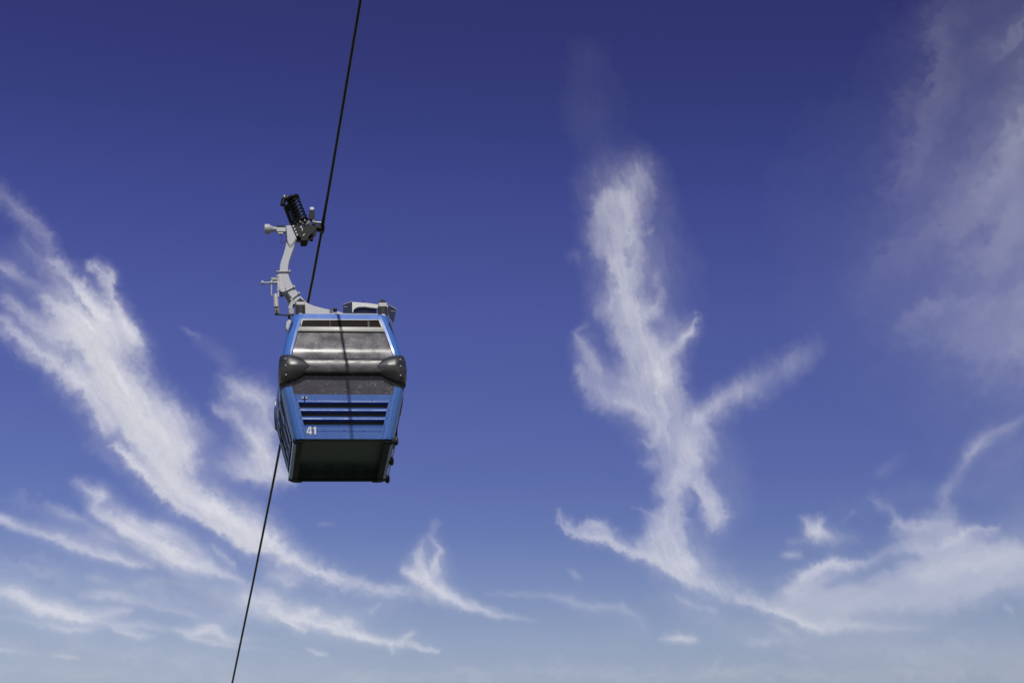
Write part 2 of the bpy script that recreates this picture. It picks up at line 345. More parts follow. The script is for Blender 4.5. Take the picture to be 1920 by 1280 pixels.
   [(1044,966,7,5,.26),(1055,993,12,5,.42),(1085,1010,14,6,.58),(1120,1012,17,8,.78),(1150,1022,17,8,.70),(1190,1037,17,7,.72),(1220,1050,20,7,.80),(1260,1072,24,8,.80),(1300,1093,22,9,.50),(1350,1108,22,12,.34),(1400,1120,18,10,.30)],
   [(1095,990,8,12,.35),(1120,988,10,10,.50),(1145,998,9,10,.36)]],
  P=[(.38,10,[(1131,352),(1110,391),(1100,446),(1131,494),(1148,535),(1120,576),(1148,614),(1186,650),(1225,650),(1212,617),(1240,573),(1212,560),(1208,500),(1194,439),(1201,391),(1174,352)]),
     (.52,11,[(1148,614),(1163,672),(1172,705),(1153,755),(1199,789),(1232,837),(1237,906),(1240,947),(1208,992),(1200,1045),(1260,1070),(1300,1085),(1276,1000),(1284,940),(1298,905),(1326,870),(1340,830),(1325,785),(1300,762),(1276,705),(1276,665),(1250,648),(1213,640)]),
     (.56,8,[(1292,900),(1318,892),(1356,954),(1354,985),(1330,996),(1308,950)]),
     (.26,10,[(1076,628),(1113,628),(1127,665),(1170,700),(1155,755),(1110,758),(1084,700)]),
     (.22,14,[(1306,758),(1385,716),(1470,668),(1545,635),(1530,668),(1440,742),(1385,770),(1337,794)]),
     (.18,24,[(1095,330),(1150,290),(1225,300),(1250,400),(1262,560),(1250,640),(1200,640),(1130,600),(1095,480)]),
     (.16,13,[(1165,300),(1200,292),(1226,310),(1215,345),(1190,380),(1160,370),(1160,330)]),
     (.30,13,[(1225,560),(1245,600),(1290,600),(1290,650),(1220,660),(1200,620)]),
     (.20,20,[(1090,700),(1140,760),(1200,830),(1240,880),(1230,780),(1160,700)]),
     (.17,26,[(1330,800),(1378,830),(1392,960),(1345,1020),(1310,1010),(1320,880)]),
     (.24,22,[(1250,990),(1300,1010),(1360,1070),(1430,1112),(1330,1105),(1260,1070)]),
     (.07,30,[(1250,590),(1330,560),(1300,440),(1240,420)]),
     (.085,44,[(1060,60),(1130,80),(1160,200),(1180,320),(1100,300),(1050,200)])],
  N=[(.55,[(1299,918,4,4,1),(1301,940,8,7,1),(1292,965,9,8,1)]),(.35,[(1222,603,9,13,1),(1238,612,13,10,1)]),(.3,[(1150,668,9,10,1),(1140,690,9,9,1)]),(.3,[(1172,468,9,7,1),(1186,500,5,5,1)])]),
 dict(label='wide soft grey-white cloud bank at the lower right with a bright crest on its left', seed=7, dirn=-14, warp=13, fib=.26, gain=.86, S=[
   [(1385,1118,10,7,.4),(1420,1135,14,7,.6),(1460,1150,16,7,.66),(1495,1166,16,7,.66),(1520,1178,14,8,.75),(1545,1178,14,8,.6),(1590,1172,14,8,.36),(1650,1176,10,7,.28),(1700,1178,7,5,.2),(1740,1178,5,5,.1)],
   [(1500,1078,9,12,.45),(1530,1062,9,14,.68),(1560,1052,8,14,.8),(1580,1060,8,14,.66),(1605,1058,9,13,.45),(1630,1045,10,16,.3),(1680,1024,8,18,.24),(1720,1018,8,18,.26)],
   [(1680,985,10,16,.26),(1715,985,14,20,.44),(1765,978,16,20,.4),(1800,990,12,18,.3)],
   [(1775,1012,12,16,.5),(1800,1005,10,18,.5),(1825,988,8,12,.5),(1870,985,6,8,.45)],
   [(1640,940,10,9,.24),(1665,955,10,9,.2),(1685,975,10,9,.25)],
   [(1778,905,12,10,.16),(1772,940,12,12,.3),(1780,960,16,16,.26)],
   [(1730,1085,14,16,.3),(1790,1065,20,16,.36),(1850,1045,26,20,.36),(1930,1045,30,20,.36),(1980,1050,30,20,.36)],
   [(1490,1110,18,22,.4),(1500,1085,14,18,.4)]],
  P=[(.46,18,[(1420,1128),(1480,1100),(1500,1075),(1560,1062),(1600,1075),(1660,1060),(1720,1010),(1800,1000),(1850,1010),(1940,1030),(2000,1040),(2000,1115),(1900,1110),(1800,1140),(1700,1150),(1600,1165),(1530,1180)]),
     (.24,22,[(1690,980),(1830,985),(1900,1020),(1900,1100),(1720,1080)]),
     (.16,26,[(1850,960),(1990,900),(1990,1100),(1880,1040)]),
     (.2,24,[(1530,1130),(1800,1130),(1700,1190),(1560,1185)])],
  N=[(.5,[(1550,1092,8,8,1),(1610,1078,14,10,1),(1680,1052,13,11,1),(1720,1045,10,9,1)]),(.3,[(1600,1155,8,8,1),(1700,1155,14,10,1),(1800,1160,14,12,1)])]),
 dict(label='ragged little cloud with a torn top, above the left crest of the lower right bank', seed=8, dirn=60, warp=10, fib=.6, S=[
   [(1500,972,6,6,.3),(1512,985,12,10,.5),(1518,1000,12,10,.5),(1535,1002,10,10,.35),(1560,1010,10,10,.16)],
   [(1535,975,9,7,.36),(1528,995,10,9,.4)],[(1480,1015,8,8,.12),(1600,1010,12,12,.12)],
   [(1580,980,6,6,.08),(1598,962,6,6,.12)]], P=[(.16,13,[(1500,980),(1560,985),(1590,1010),(1540,1025),(1510,1010)])], N=[]),
 dict(label='small flat grey puff left of and below the ragged little cloud', seed=9, dirn=5, warp=5, fib=.4, S=[[(1462,1040,5,5,.2),(1480,1039,8,8,.4),(1500,1038,7,7,.26)]], P=[], N=[]),
 dict(label='small isolated oval white cloud low in the right half', seed=10, dirn=5, warp=6, fib=.5, S=[
   [(1240,1196,4,5,.3),(1258,1196,8,7,.5),(1280,1195,9,9,.6),(1300,1198,8,8,.42),(1311,1200,5,6,.2)]], P=[], N=[]),
 dict(label='short slanting wisp between the flat streak and the oval cloud', seed=12, dirn=28, warp=7, fib=.5, S=[
   [(1262,1112,5,5,.14),(1285,1125,6,6,.28),(1305,1135,5,5,.18),(1340,1150,6,6,.12)],[(1330,1142,5,5,.14),(1345,1138,6,6,.2)],
   ], P=[], N=[]),
 dict(label='tiny pale fleck at the right edge under the cloud bank', seed=13, dirn=60, warp=5, fib=.4, S=[[(1885,1135,6,5,.3),(1895,1142,6,5,.36),(1898,1152,4,4,.2)],[(1900,1160,10,10,.1)]], P=[], N=[]),
 dict(label='narrow slanting wisp at the right edge above the cloud bank', seed=14, dirn=-42, warp=9, fib=.6, S=[
   [(1925,775,8,6,.18),(1890,800,9,7,.24),(1862,812,11,9,.28),(1838,830,13,11,.38),(1822,848,12,13,.40),(1814,868,9,11,.26),(1796,895,12,13,.14),(1780,925,14,14,.12)],
   [(1700,850,14,12,.06),(1660,880,14,12,.12),(1640,890,12,12,.06)]], P=[(.1,26,[(1780,880),(1830,840),(1900,800),(1950,900),(1860,930)])], N=[]),
 dict(label='broad dim veil of thin cloud filling the upper right edge', seed=15, dirn=-48, warp=30, fib=.28, gain=.68, S=[
   [(1775,-20,30,26,.07),(1760,60,34,22,.11),(1752,120,34,18,.14),(1750,170,38,24,.13),(1725,230,40,30,.15),(1710,300,50,40,.14),(1700,350,50,50,.08)],
   [(1945,20,12,16,.22),(1905,75,10,14,.2),(1880,100,10,12,.12),(1860,112,8,10,.06)],
   [(1990,170,40,60,.34),(1925,260,46,50,.32),(1880,330,46,50,.28),(1800,400,40,50,.2),(1700,480,40,46,.12),(1620,540,40,40,.05)],
   [(1990,360,50,50,.34),(1900,430,44,44,.26),(1830,490,34,34,.16)],
   [(1990,560,50,50,.30),(1880,590,40,40,.16),(1760,580,16,16,.13),(1700,600,14,14,.12)],
   [(1980,640,50,50,.3),(1880,660,40,40,.22),(1780,640,40,40,.12),(1700,620,30,30,.08)],
   [(1700,190,24,18,.06),(1670,215,24,18,.04)]],
  P=[(.075,90,[(1430,300),(1680,60),(2000,-60),(2000,900),(1700,820),(1450,640)]),(.11,70,[(1730,-60),(2000,-60),(2000,840),(1860,800),(1760,700),(1680,600),(1760,300)]),
     (.16,70,[(1860,240),(2000,160),(2000,760),(1880,700),(1800,560),(1760,420)])],
  N=[(.25,[(1840,430,14,12,1),(1790,470,14,12,1)])]),
 dict(veil=True, label='very thin milky veil between and below the streaks in the lower left', seed=17, dirn=12, warp=24, fib=.7, gain=.8, S=[
   [(-40,1060,26,30,.10),(120,1070,30,34,.12),(300,1100,34,34,.15),(480,1150,34,34,.14),(640,1170,28,28,.08)],
   [(-40,1200,24,24,.13),(200,1225,20,20,.12),(420,1235,20,16,.10),(640,1245,18,16,.07)],
   [(-30,1262,12,14,.13),(150,1266,12,12,.12),(400,1262,10,12,.1),(700,1270,12,12,.12),(1000,1262,14,12,.14),(1400,1268,14,12,.15),(1960,1258,20,16,.14)],
   [(30,940,18,20,.07),(100,960,20,20,.12),(200,1000,20,20,.12)],[(560,1040,10,10,.05),(640,1130,22,20,.13),(760,1135,22,20,.12),(900,1130,14,14,.06)]],
  P=[(.11,40,[(-60,1000),(420,1010),(700,1120),(660,1230),(-60,1230)]),(.07,50,[(-60,1180),(700,1200),(1960,1180),(1960,1320),(-60,1320)])], N=[]),
 dict(veil=True, label='soft haze of thin cloud spread under and around the lower right cloud bank', seed=46, dirn=4, warp=24, fib=.5, gain=.8, S=[
   [(1250,1110,22,22,.08),(1420,1190,26,24,.12),(1700,1225,24,22,.14),(1960,1215,26,26,.14)],[(1560,960,20,20,.06),(1700,930,30,30,.08),(1950,930,40,40,.12)]],
  P=[(.12,42,[(1280,1050),(1450,1060),(1640,1040),(1990,1120),(1990,1250),(1400,1230),(1220,1130)])], N=[]),
 dict(label='tiny fleck just under the left tip of the flat streak of the upright cloud', seed=40, dirn=28, warp=5, fib=.4, S=[[(1065,1070,5,5,.14),(1080,1078,6,6,.28),(1090,1086,4,4,.14)]], P=[], N=[]),
 dict(label='barely visible fleck in the open blue below the cable car', seed=41, dirn=-5, warp=4, fib=.4, S=[[(594,984,4,4,.10),(606,982,5,5,.20),(627,984,4,4,.10)]], P=[], N=[]),
 dict(label='short faint wisp under the left foot of the lower right cloud bank', seed=42, dirn=30, warp=6, fib=.5, S=[[(1440,1165,7,8,.12),(1462,1178,8,8,.25),(1476,1186,7,7,.15)]], P=[], N=[]),
 dict(label='faint level smudge below the cloud bank, right of the oval cloud', seed=43, dirn=0, warp=6, fib=.4, S=[[(1395,1205,10,8,.12),(1425,1206,10,8,.22),(1455,1202,8,8,.14)]], P=[], N=[]),
 dict(label='lowest faint wisp under the cloud bank near the bottom edge', seed=44, dirn=15, warp=5, fib=.4, S=[[(1475,1225,8,6,.14),(1500,1232,7,6,.16),(1520,1236,6,5,.1)]], P=[], N=[]),
 dict(label='small bright strip in the very bottom left corner, cut by the left edge', seed=16, dirn=6, warp=5, fib=.4, S=[[(-10,1216,6,6,.38),(20,1217,5,4,.36),(45,1221,4,4,.18),(75,1225,4,4,.08)]], P=[], N=[]),
 dict(label='second small bright strip near the bottom left corner, right of the corner strip', seed=45, dirn=10, warp=5, fib=.4, S=[[(95,1226,4,4,.1),(120,1230,5,4,.32),(147,1234,4,4,.26)]], P=[], N=[]),
]

NOISE = {}
def nz(key, *a):
    if key not in NOISE: NOISE[key] = fnoise(*a)
    return NOISE[key]

def cloud_density(c):
    b = np.zeros((GH, GW)); ca, sa = np.cos(np.radians(c['dirn'])), np.sin(np.radians(c['dirn']))
    tx = np.full((GH, GW), .25*ca); ty = np.full((GH, GW), .25*sa)
    for s in c['S']:
        d, ux, uy = stroke(s, 1.7)
        sg = np.sign(ux*ca+uy*sa+1e-9)
        b = 1-(1-b)*(1-d); tx += d*ux*sg; ty += d*uy*sg
    for a, bl, pts in c['P']:
        b = 1-(1-b)*(1-a*poly(pts, bl))
    for k, s in c['N']:
        b = b*(1-k*stroke(s)[0])
    def edge(v, n): return np.clip(np.minimum(v, n-1-v)/38.0, 0, 1)
    b = b*(lambda t: t*t*(3-2*t))(edge(np.arange(GW), GW)[None, :]*edge(np.arange(GH), GH)[:, None])
    tx = gblur(tx, 14); ty = gblur(ty, 14); n = np.hypot(tx, ty)+1e-9; tx /= n; ty /= n
    ys, xs = np.where(b > .004); m = 30
    r0, r1, c0, c1 = max(0, ys.min()-m), min(GH, ys.max()+m), max(0, xs.min()-m), min(GW, xs.max()+m)
    I, J = np.meshgrid(np.arange(c0, c1, dtype=float), np.arange(r0, r1, dtype=float))
    W = c['warp']/GS; w2 = (slice(r0, r1), slice(c0, c1))
    wx = W*(.20*nz('wa', 1, 2.1, .008)[w2]+.19*nz('wb', 2, 1.75, .04)[w2])
    wy = W*(.20*nz('wc', 3, 2.1, .008)[w2]+.19*nz('wd', 4, 1.75, .04)[w2])
    bw = np.clip(samp(b, I+wx, J+wy), 0, 1); soft = .65*samp(gblur(b, 7), I+wx, J+wy)+.55*samp(gblur(b, 20), I+wx, J+wy)
    src = [(nz('fa%d' % v, 5+v, .6, .05), nz('fb%d' % v, 15+v, 1.4, .012)) for v in (0, 1)]
    acc = [[0, 0], [0, 0]]
    for sgn in (1, -1):
        px = I+wx; py = J+wy
        for k in range(18):
            w = np.exp(-(k/10.)**2)
            for v in (0, 1):
                acc[v][0] = acc[v][0]+w*samp(src[v][0], px, py); acc[v][1] = acc[v][1]+w*samp(src[v][1], px, py)
            px = px+sgn*1.25*samp(tx, px, py); py = py+sgn*1.25*samp(ty, px, py)
    out = []
    for v in (0, 1):
        f = acc[v][0]/acc[v][0].std()*.34+acc[0][1]/acc[0][1].std()*.75*(1 if v == 0 else .6)
        if v: f = f+acc[1][1]/acc[1][1].std()*.5
        d = c.get('gain', 1)*(.79*bw**1.32*np.exp(.66*c['fib']*(1-.6*bw)*f)+.19*soft)
        d = d/(1+d**5)**.2
        out.append((v, np.clip(d-.010, 0, 1)/.99, r0, c0))
    return out

def cloud_material():
    m = bpy.data.materials.new('ice_cloud'); m.use_nodes = True; n = m.node_tree; n.nodes.clear()
    at = n.nodes.new('ShaderNodeAttribute'); at.attribute_name = 'ice_amount'
    tr = n.nodes.new('ShaderNodeBsdfTransparent'); tl = n.nodes.new('ShaderNodeBsdfTranslucent'); df = n.nodes.new('ShaderNodeBsdfDiffuse')
    tl.inputs[0].default_value = (*CLOUD_COL, 1); df.inputs[0].default_value = (.8, .82, .85, 1)
    m1 = n.nodes.new('ShaderNodeMixShader'); m1.inputs[0].default_value = .04
    n.links.new(tl.outputs[0], m1.inputs[1]); n.links.new(df.outputs[0], m1.inputs[2])
    m2 = n.nodes.new('ShaderNodeMixShader'); n.links.new(at.outputs['Fac'], m2.inputs[0])
    n.links.new(tr.outputs[0], m2.inputs[1]); n.links.new(m1.outputs[0], m2.inputs[2])
    o = n.nodes.new('ShaderNodeOutputMaterial'); n.links.new(m2.outputs[0], o.inputs[0])
    return m
CLOUD_COL = (.88, .885, .86)
cmat = cloud_material()

def build_cloud(c):
    """two sheets of ice cloud, one 60 m above the other, thinned out by a density map"""
    V = []; Fc = []; D = []; base = 0
    for lay, d, r0, c0 in c['maps']:
        h, w = d.shape; thr = .004
        on = d > thr
        q = on[:-1, :-1] | on[1:, :-1] | on[:-1, 1:] | on[1:, 1:]
        use = np.zeros((h, w), bool); use[:-1, :-1] |= q; use[1:, :-1] |= q; use[:-1, 1:] |= q; use[1:, 1:] |= q
        idx = -np.ones((h, w), np.int64); n = int(use.sum()); idx[use] = np.arange(n)+base
        jj, ii = np.where(use); px = GX0+GS*(ii+c0); py = GY0+GS*(jj+r0)
        R = (px-960)[:, None]*np.array([1., 0, 0])+(py-640)[:, None]*DN+F_PX*FW
        t = (c['alt']+60*lay-CAM[2])/R[:, 2]
        V.append(CAM+R*t[:, None])
        a = d[use]; a = 1-np.sqrt(1-np.minimum(a, .995)); D.append(a)
        j, i = np.where(q)
        Fc.append(np.stack([idx[j, i], idx[j, i+1], idx[j+1, i+1], idx[j+1, i]], 1)); base += n
    V = np.concatenate(V); Fc = np.concatenate(Fc); D = np.concatenate(D)
    org = V.mean(0); V = V-org
    me = bpy.data.meshes.new('cirrus_cloud')
    me.vertices.add(len(V)); me.vertices.foreach_set('co', V.astype(np.float32).ravel())
    me.loops.add(Fc.size); me.loops.foreach_set('vertex_index', Fc.astype(np.int32).ravel())
    me.polygons.add(len(Fc)); me.polygons.foreach_set('loop_start', np.arange(0, Fc.size, 4, dtype=np.int32))
    me.update(calc_edges=True); me.validate()
    at = me.attributes.new('ice_amount', 'FLOAT', 'POINT'); at.data.foreach_set('value', D.astype(np.float32))
    me.shade_smooth(); me.materials.append(cmat)
    o = bpy.data.objects.new('cirrus_cloud', me); o.location = org; scene.collection.objects.link(o)
    o['label'] = c['label']; o['category'] = 'cloud'
    if c.get('veil'): o.name = 'cloud_veil'; o['kind'] = 'stuff'
    else: o['group'] = 'cirrus clouds scattered over the sky'

for k, c in enumerate(CLOUDS):
    c['alt'] = 6000.0+9.0*((k*7) % len(CLOUDS))
    c['maps'] = cloud_density(c)
    build_cloud(c); c['maps'] = None

# ---------------------------------------------------------------- materials of the cable car
BLUE = mat('blue_paint', (.056, .150, .46), .27, rvar=.05, spec=.4, coat=.05, dirt=((.20, .25, .38), .62, .85, 4), vary=.06, vscale=3)
BLUE2 = mat('blue_paint_panel', (.050, .128, .41), .45, coat=.05, dirt=((.16, .20, .33), .56, .85, 5), vary=.07, vscale=4)
WHITE = mat('white_frame_paint', (.60, .60, .55), .4, vary=.04, vscale=8)
GALV = mat('galvanised_steel', (.36, .37, .40), .55, metal=.15, vary=.12, vscale=14, bump=.1)
GALV2 = mat('light_grey_casting', (.41, .41, .42), .55, metal=.1, vary=.10, vscale=18)
BLACK = mat('black_steel', (.006, .007, .008), .45, spec=.2, vary=.3, vscale=20)
RUBBER = mat('black_rubber', (.018, .019, .018), .7)
PLASTIC = mat('scuffed_black_plastic', (.030, .030, .032), .38, spec=.5, vary=.35, vscale=5, stretch=(1, 1, 2.5), dirt=((.20, .20, .21), .58, .84, 5), bump=.08, bscale=30)
UNDER = mat('dark_underfloor', (.052, .078, .080), .28, spec=.5, vary=.55, vscale=1.5, stretch=(1.7, .4, 1))  # stretched light and dark bands paint vague reflections into the floor colour
FRAMEM = mat('dark_floor_frame', (.022, .027, .028), .6, vary=.2, vscale=8)
ALU = mat('aluminium', (.50, .58, .85), .5, metal=0, vary=.1)
DARKBLUE = mat('solar_panel_glass', (.018, .022, .035), .2, spec=.6)
BROWN = mat('dark_brown_interior', (.014, .010, .008), .8, spec=.15, vary=.25, vscale=3)
SEATM = mat('grey_seat_plastic', (.42, .40, .44), .5)
LETTER = mat('white_lettering', (.66, .66, .66), .5)
INK = mat('black_print', (.03, .03, .03), .6)
BOLTM = mat('steel_bolt', (.30, .31, .32), .4, metal=.5)
SEAL = mat('black_seal', (.012, .012, .014), .6)

def film_glass(name, see):
    """window covered in perforated grey film, rubbed and stained"""
    m = mat(name, (.085, .081, .09), .20, rvar=.07, spec=.26, vary=.12, vscale=4)
    n = m.node_tree; b = n.nodes['Principled BSDF']; out = next(x for x in n.nodes if x.type == 'OUTPUT_MATERIAL')
    tcn = n.nodes.new('ShaderNodeTexCoord')
    def noise(scale, st, det, dist, lo, hi, rot=0.0):
        mp = n.nodes.new('ShaderNodeMapping'); mp.inputs['Scale'].default_value = st; mp.inputs['Rotation'].default_value = (0, rot, 0)
        n.links.new(tcn.outputs['Object'], mp.inputs[0])
        t = n.nodes.new('ShaderNodeTexNoise'); t.inputs['Scale'].default_value = scale; t.inputs['Detail'].default_value = det
        t.inputs['Roughness'].default_value = .7; t.inputs['Distortion'].default_value = dist
        n.links.new(mp.outputs[0], t.inputs['Vector'])
        r = n.nodes.new('ShaderNodeMapRange'); r.inputs[1].default_value = lo; r.inputs[2].default_value = hi
        n.links.new(t.outputs[0], r.inputs[0]); return r.outputs[0]
    def op(k, a, c):
        q = n.nodes.new('ShaderNodeMath'); q.operation = k
        for i, v in enumerate((a, c)):
            if isinstance(v, (int, float)): q.inputs[i].default_value = v
            else: n.links.new(v, q.inputs[i])
        return q.outputs[0]
    scr = noise(13, (1, 1, 2.6), 4, 1.6, .545, .67, .9)        # curled scratches
    scr2 = noise(24, (3.0, 1, 1), 3, 1.0, .585, .70, -.5)
    blot = noise(2.6, (1, 1, 2.0), 4, .4, .40, .60)             # where the film is rubbed
    sp = n.nodes.new('ShaderNodeSeparateXYZ'); n.links.new(tcn.outputs['Object'], sp.inputs[0])
    def rng(src, a0, a1, b0, b1):
        r = n.nodes.new('ShaderNodeMapRange'); r.inputs[1].default_value = a0; r.inputs[2].default_value = a1
        r.inputs[3].default_value = b0; r.inputs[4].default_value = b1; n.links.new(src, r.inputs[0]); return r.outputs[0]
    right = rng(sp.outputs[0], -.9, .9, .45, 1.3)
    low = rng(sp.outputs[2], 2.0, 1.70, .22, 1.0)
    fold = rng(op('ABSOLUTE', op('SUBTRACT', sp.outputs[2], 1.63), 0), 0.0, .035, .26, 0.0)      # pale line where the pane bends: worn film plus a painted sun highlight
    corner = op('MULTIPLY', rng(op('ABSOLUTE', sp.outputs[0], 0), .62, .88, 0, .9), rng(op('ABSOLUTE', op('SUBTRACT', sp.outputs[2], 1.58), 0), 0, .13, 1, 0))  # pale corners: scuffs, with the bend's highlight also put into the colour
    s = op('MULTIPLY', op('MAXIMUM', scr, scr2), op('MULTIPLY', op('ADD', blot, .25), op('MULTIPLY', right, low)))
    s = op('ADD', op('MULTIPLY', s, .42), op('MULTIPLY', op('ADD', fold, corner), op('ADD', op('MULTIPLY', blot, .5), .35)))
    s = op('MINIMUM', s, .8)
    col = b.inputs['Base Color'].links[0].from_socket
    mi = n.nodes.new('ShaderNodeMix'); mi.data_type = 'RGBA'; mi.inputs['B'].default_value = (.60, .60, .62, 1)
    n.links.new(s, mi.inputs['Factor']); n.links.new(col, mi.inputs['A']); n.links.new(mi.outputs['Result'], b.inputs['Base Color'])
    tr = n.nodes.new('ShaderNodeBsdfTransparent'); tr.inputs[0].default_value = (.75, .74, .78, 1)
    ms = n.nodes.new('ShaderNodeMixShader'); ms.inputs[0].default_value = 1-see
    n.links.new(tr.outputs[0], ms.inputs[1]); n.links.new(b.outputs[0], ms.inputs[2]); n.links.new(ms.outputs[0], out.inputs[0])
    return m
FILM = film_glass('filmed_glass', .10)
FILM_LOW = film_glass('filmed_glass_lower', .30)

# ---------------------------------------------------------------- cabin body shape
HX = lerp_table([(-.03, .845), (0, .85), (.45, .955), (.89, 1.045), (1.10, 1.075), (1.25, 1.08), (1.40, 1.065), (1.535, 1.038), (1.8, .985), (2.02, .937), (2.31, .862), (2.40, .838), (2.44, .815)])
HY = lerp_table([(-.03, .955), (0, .96), (.78, 1.07), (1.14, 1.09), (1.43, 1.085), (1.55, 1.0705), (1.59, 1.064), (1.63, 1.0545), (1.67, 1.042), (2.02, .928), (2.31, .828), (2.44, .778)])
IN = lerp_table([(0, .655), (.64, .80), (.78, .845), (1.10, .90), (1.5, .872), (2.02, .753), (2.31, .677), (2.44, .64)])
CT = math.radians

car = thing('cable_car', 'blue gondola cabin with black bumper and white number 41, hanging from a curved grey arm', 'cable car', MW)

def zsteps(z0, z1, n=8): return [z0+(z1-z0)*i/n for i in range(n+1)]
def face_rows(z0, z1, s=1, off=0.0, n=6, um=1.0, prof=None):
    """rows of the front (s=1) or rear (s=-1) face between two heights"""
    rows = []
    for z, o in (prof or [(z, off) for z in zsteps(z0, z1, n)]):
        rows.append([(u*IN(z)*um, -s*(HY(z)+o), z) for u in (-1, -.5, 0, .5, 1)])
    return rows

FRONT_REAR = (1, -1)
for s in FRONT_REAR:
    # louvred lower panel
    prof = [(.012, 0), (.10, 0), (.138, 0), (.14, -.006), (.146, -.006), (.148, 0), (.222, 0), (.224, -.006), (.230, -.006), (.232, 0)]
    for zt in (.345, .495, .645):
        prof += [(zt-.108, .002), (zt-.072, -.055), (zt-.070, -.085), (zt, -.085), (zt+.001, .004), (zt+.010, .006), (zt+.026, 0)]
    prof += [(.70, 0), (.786, 0)]
    prof = [p for i, p in enumerate(prof)]
    prof = sorted(prof, key=lambda p: p[0])
    mb = MB()
    # the plain border either side of the louvres keeps the face flat
    for z, o in prof: pass
    rows_mid = [[(u*(IN(z)-.035), -s*(HY(z)+o), z) for u in (-1, -.5, 0, .5, 1)] for z, o in prof]
    slots = MB()
    cuts = [0]+[i for i, (z, o) in enumerate(prof) if abs(o+.085) < 1e-6]+[len(prof)-1]
    seg = []; 
    for i in range(len(prof)-1):
        both = abs(prof[i][1]+.085) < 1e-6 and abs(prof[i+1][1]+.085) < 1e-6
        (slots if both else mb).grid([rows_mid[i], rows_mid[i+1]])
        if not both and prof[i+1][1] > 0 and abs(prof[i][1]+.085) < 1e-6: pass
    for sx in (-1, 1):
        mb.grid([[(sx*(IN(z)-.035), -s*(HY(z)+.0015), z), (sx*(IN(z)+.004), -s*(HY(z)+.0015), z)] for z in zsteps(.012, .786, 8)])
        mb.grid([[(sx*(IN(z)-.035), -s*(HY(z)+.0015), z), (sx*(IN(z)-.035), -s*(HY(z)-.09), z)] for z in zsteps(.20, .70, 8)])
    if s == 1:
        for px, py in [(365,75),(375,122),(615,130),(978,133),(1330,140),(1580,97),(1570,135),(405,240),(428,352),(450,452),(462,512),(470,545),(480,578),(1545,255),(1520,367),(1490,440),(1487,487),(1483,520),(1475,562),(1467,597),(722,515),(978,515),(1228,520)]:
            q = Q(500+px/6.736, 730+py/6.736, -1.0); q = Q(500+px/6.736, 730+py/6.736, -HY(q.z)); q.y = -HY(q.z)-.004
            mb.ball(q, .0095, 8)
    pn = mb.build('lower_panel', BLUE2, car, smooth=25)
    slots.build('vent_slots', SEAL, pn)  # black sheet behind the louvres paints the recesses' deep shade
    # windows, frame and header
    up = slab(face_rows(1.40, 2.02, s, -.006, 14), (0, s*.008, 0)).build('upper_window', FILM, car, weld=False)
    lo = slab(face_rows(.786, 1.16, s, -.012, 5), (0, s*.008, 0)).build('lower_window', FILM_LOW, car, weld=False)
    # thin black seals round the upper window
    sl = MB()
    for sx in (-1, 1):
        sl.tube([(sx*(IN(z)+.002), -s*(HY(z)-.001), z) for z in zsteps(1.40, 2.02, 10)], .007, 6)
    sl.tube([(x, -s*(HY(2.02)+.002), 2.02) for x in (-IN(2.02), 0, IN(2.02))], .006, 6)
    sl.build('window_seal', SEAL, up)
    # white frame with its dark vent light
    fr = MB()
    def fz(z): return HY(z)+.010
    z0, z1, z2, z3 = 2.025, 2.122, 2.282, 2.308
    def band(za, zb, xa, xb, xc, xd):          # front sheet between two heights, with a returned edge
        fr.grid([[(xa, -s*fz(za), za), (xb, -s*fz(za), za)], [(xc, -s*fz(zb), zb), (xd, -s*fz(zb), zb)]])
    i0, i1, i2, i3 = IN(z0), IN(z1), IN(z2), IN(z3)
    band(z0, z1, -i0, i0, -i1, i1); band(z2, z3, -i2, i2, -i3, i3)
    band(z1, z2, -i1, -i1+.030, -i2, -i2+.026); band(z1, z2, i1-.030, i1, i2-.026, i2)
    vent_frame = fr.build('vent_window_frame', WHITE, car, solid=.012, smooth=10)
    pane = slab([[(-i1+.02, -s*(fz(z1)-.014), z1-.01), (i1-.02, -s*(fz(z1)-.014), z1-.01)], [(-i2+.02, -s*(fz(z2)-.014), z2+.01), (i2-.02, -s*(fz(z2)-.014), z2+.01)]], (0, s*.006, 0))
    pane.build('vent_pane', BROWN, vent_frame, weld=False)
    for x, w in ((-.19, .012), (.48, .03)):
        dv = MB()
        dv.prism([(x-w/2, -s*(fz(z1)-.002), z1), (x+w/2, -s*(fz(z1)-.002), z1), (x+w/2, -s*(fz(z2)-.002), z2), (x-w/2, -s*(fz(z2)-.002), z2)], (0, s*.010, 0))
        dv.build('vent_divider', SEAL, vent_frame)
    slab(face_rows(2.309, 2.43, s, .004, 3), (0, s*.03, 0)).build('header_panel', BLUE, car, weld=False)
    # bumper bar across the middle
    bp = [(1.436, -.02), (1.438, .018), (1.43, .040), (1.41, .058), (1.37, .072), (1.32, .082), (1.26, .086), (1.20, .084), (1.165, .078), (1.148, .066), (1.14, .045), (1.138, .02), (1.138, -.02)]
    MB().grid([[(x, -s*(HY(1.25)+o), z) for z, o in bp] for x in np.linspace(-.74, .74, 13)]).build('bumper_bar', PLASTIC, car, smooth=60)

# print on the white frame: four small dark marks
for px, py in ((568.8, 614.2), (583.6, 614.4), (701, 616.3), (715.5, 616.8)):
    q = Q(px, py, -.96); y = -HY(q.z)-.0125; q = Q(px, py, y)
    lm = MB()
    for k in range(7):
        x = q.x-.036+.0115*k; h = (.020, .012, .016, .010, .015, .012, .024)[k]
        lm.box((x, y-.0022, q.z-.010), (x+.0075, y-.0006, q.z-.010+h))
    lm.build('window_marking', INK, car)

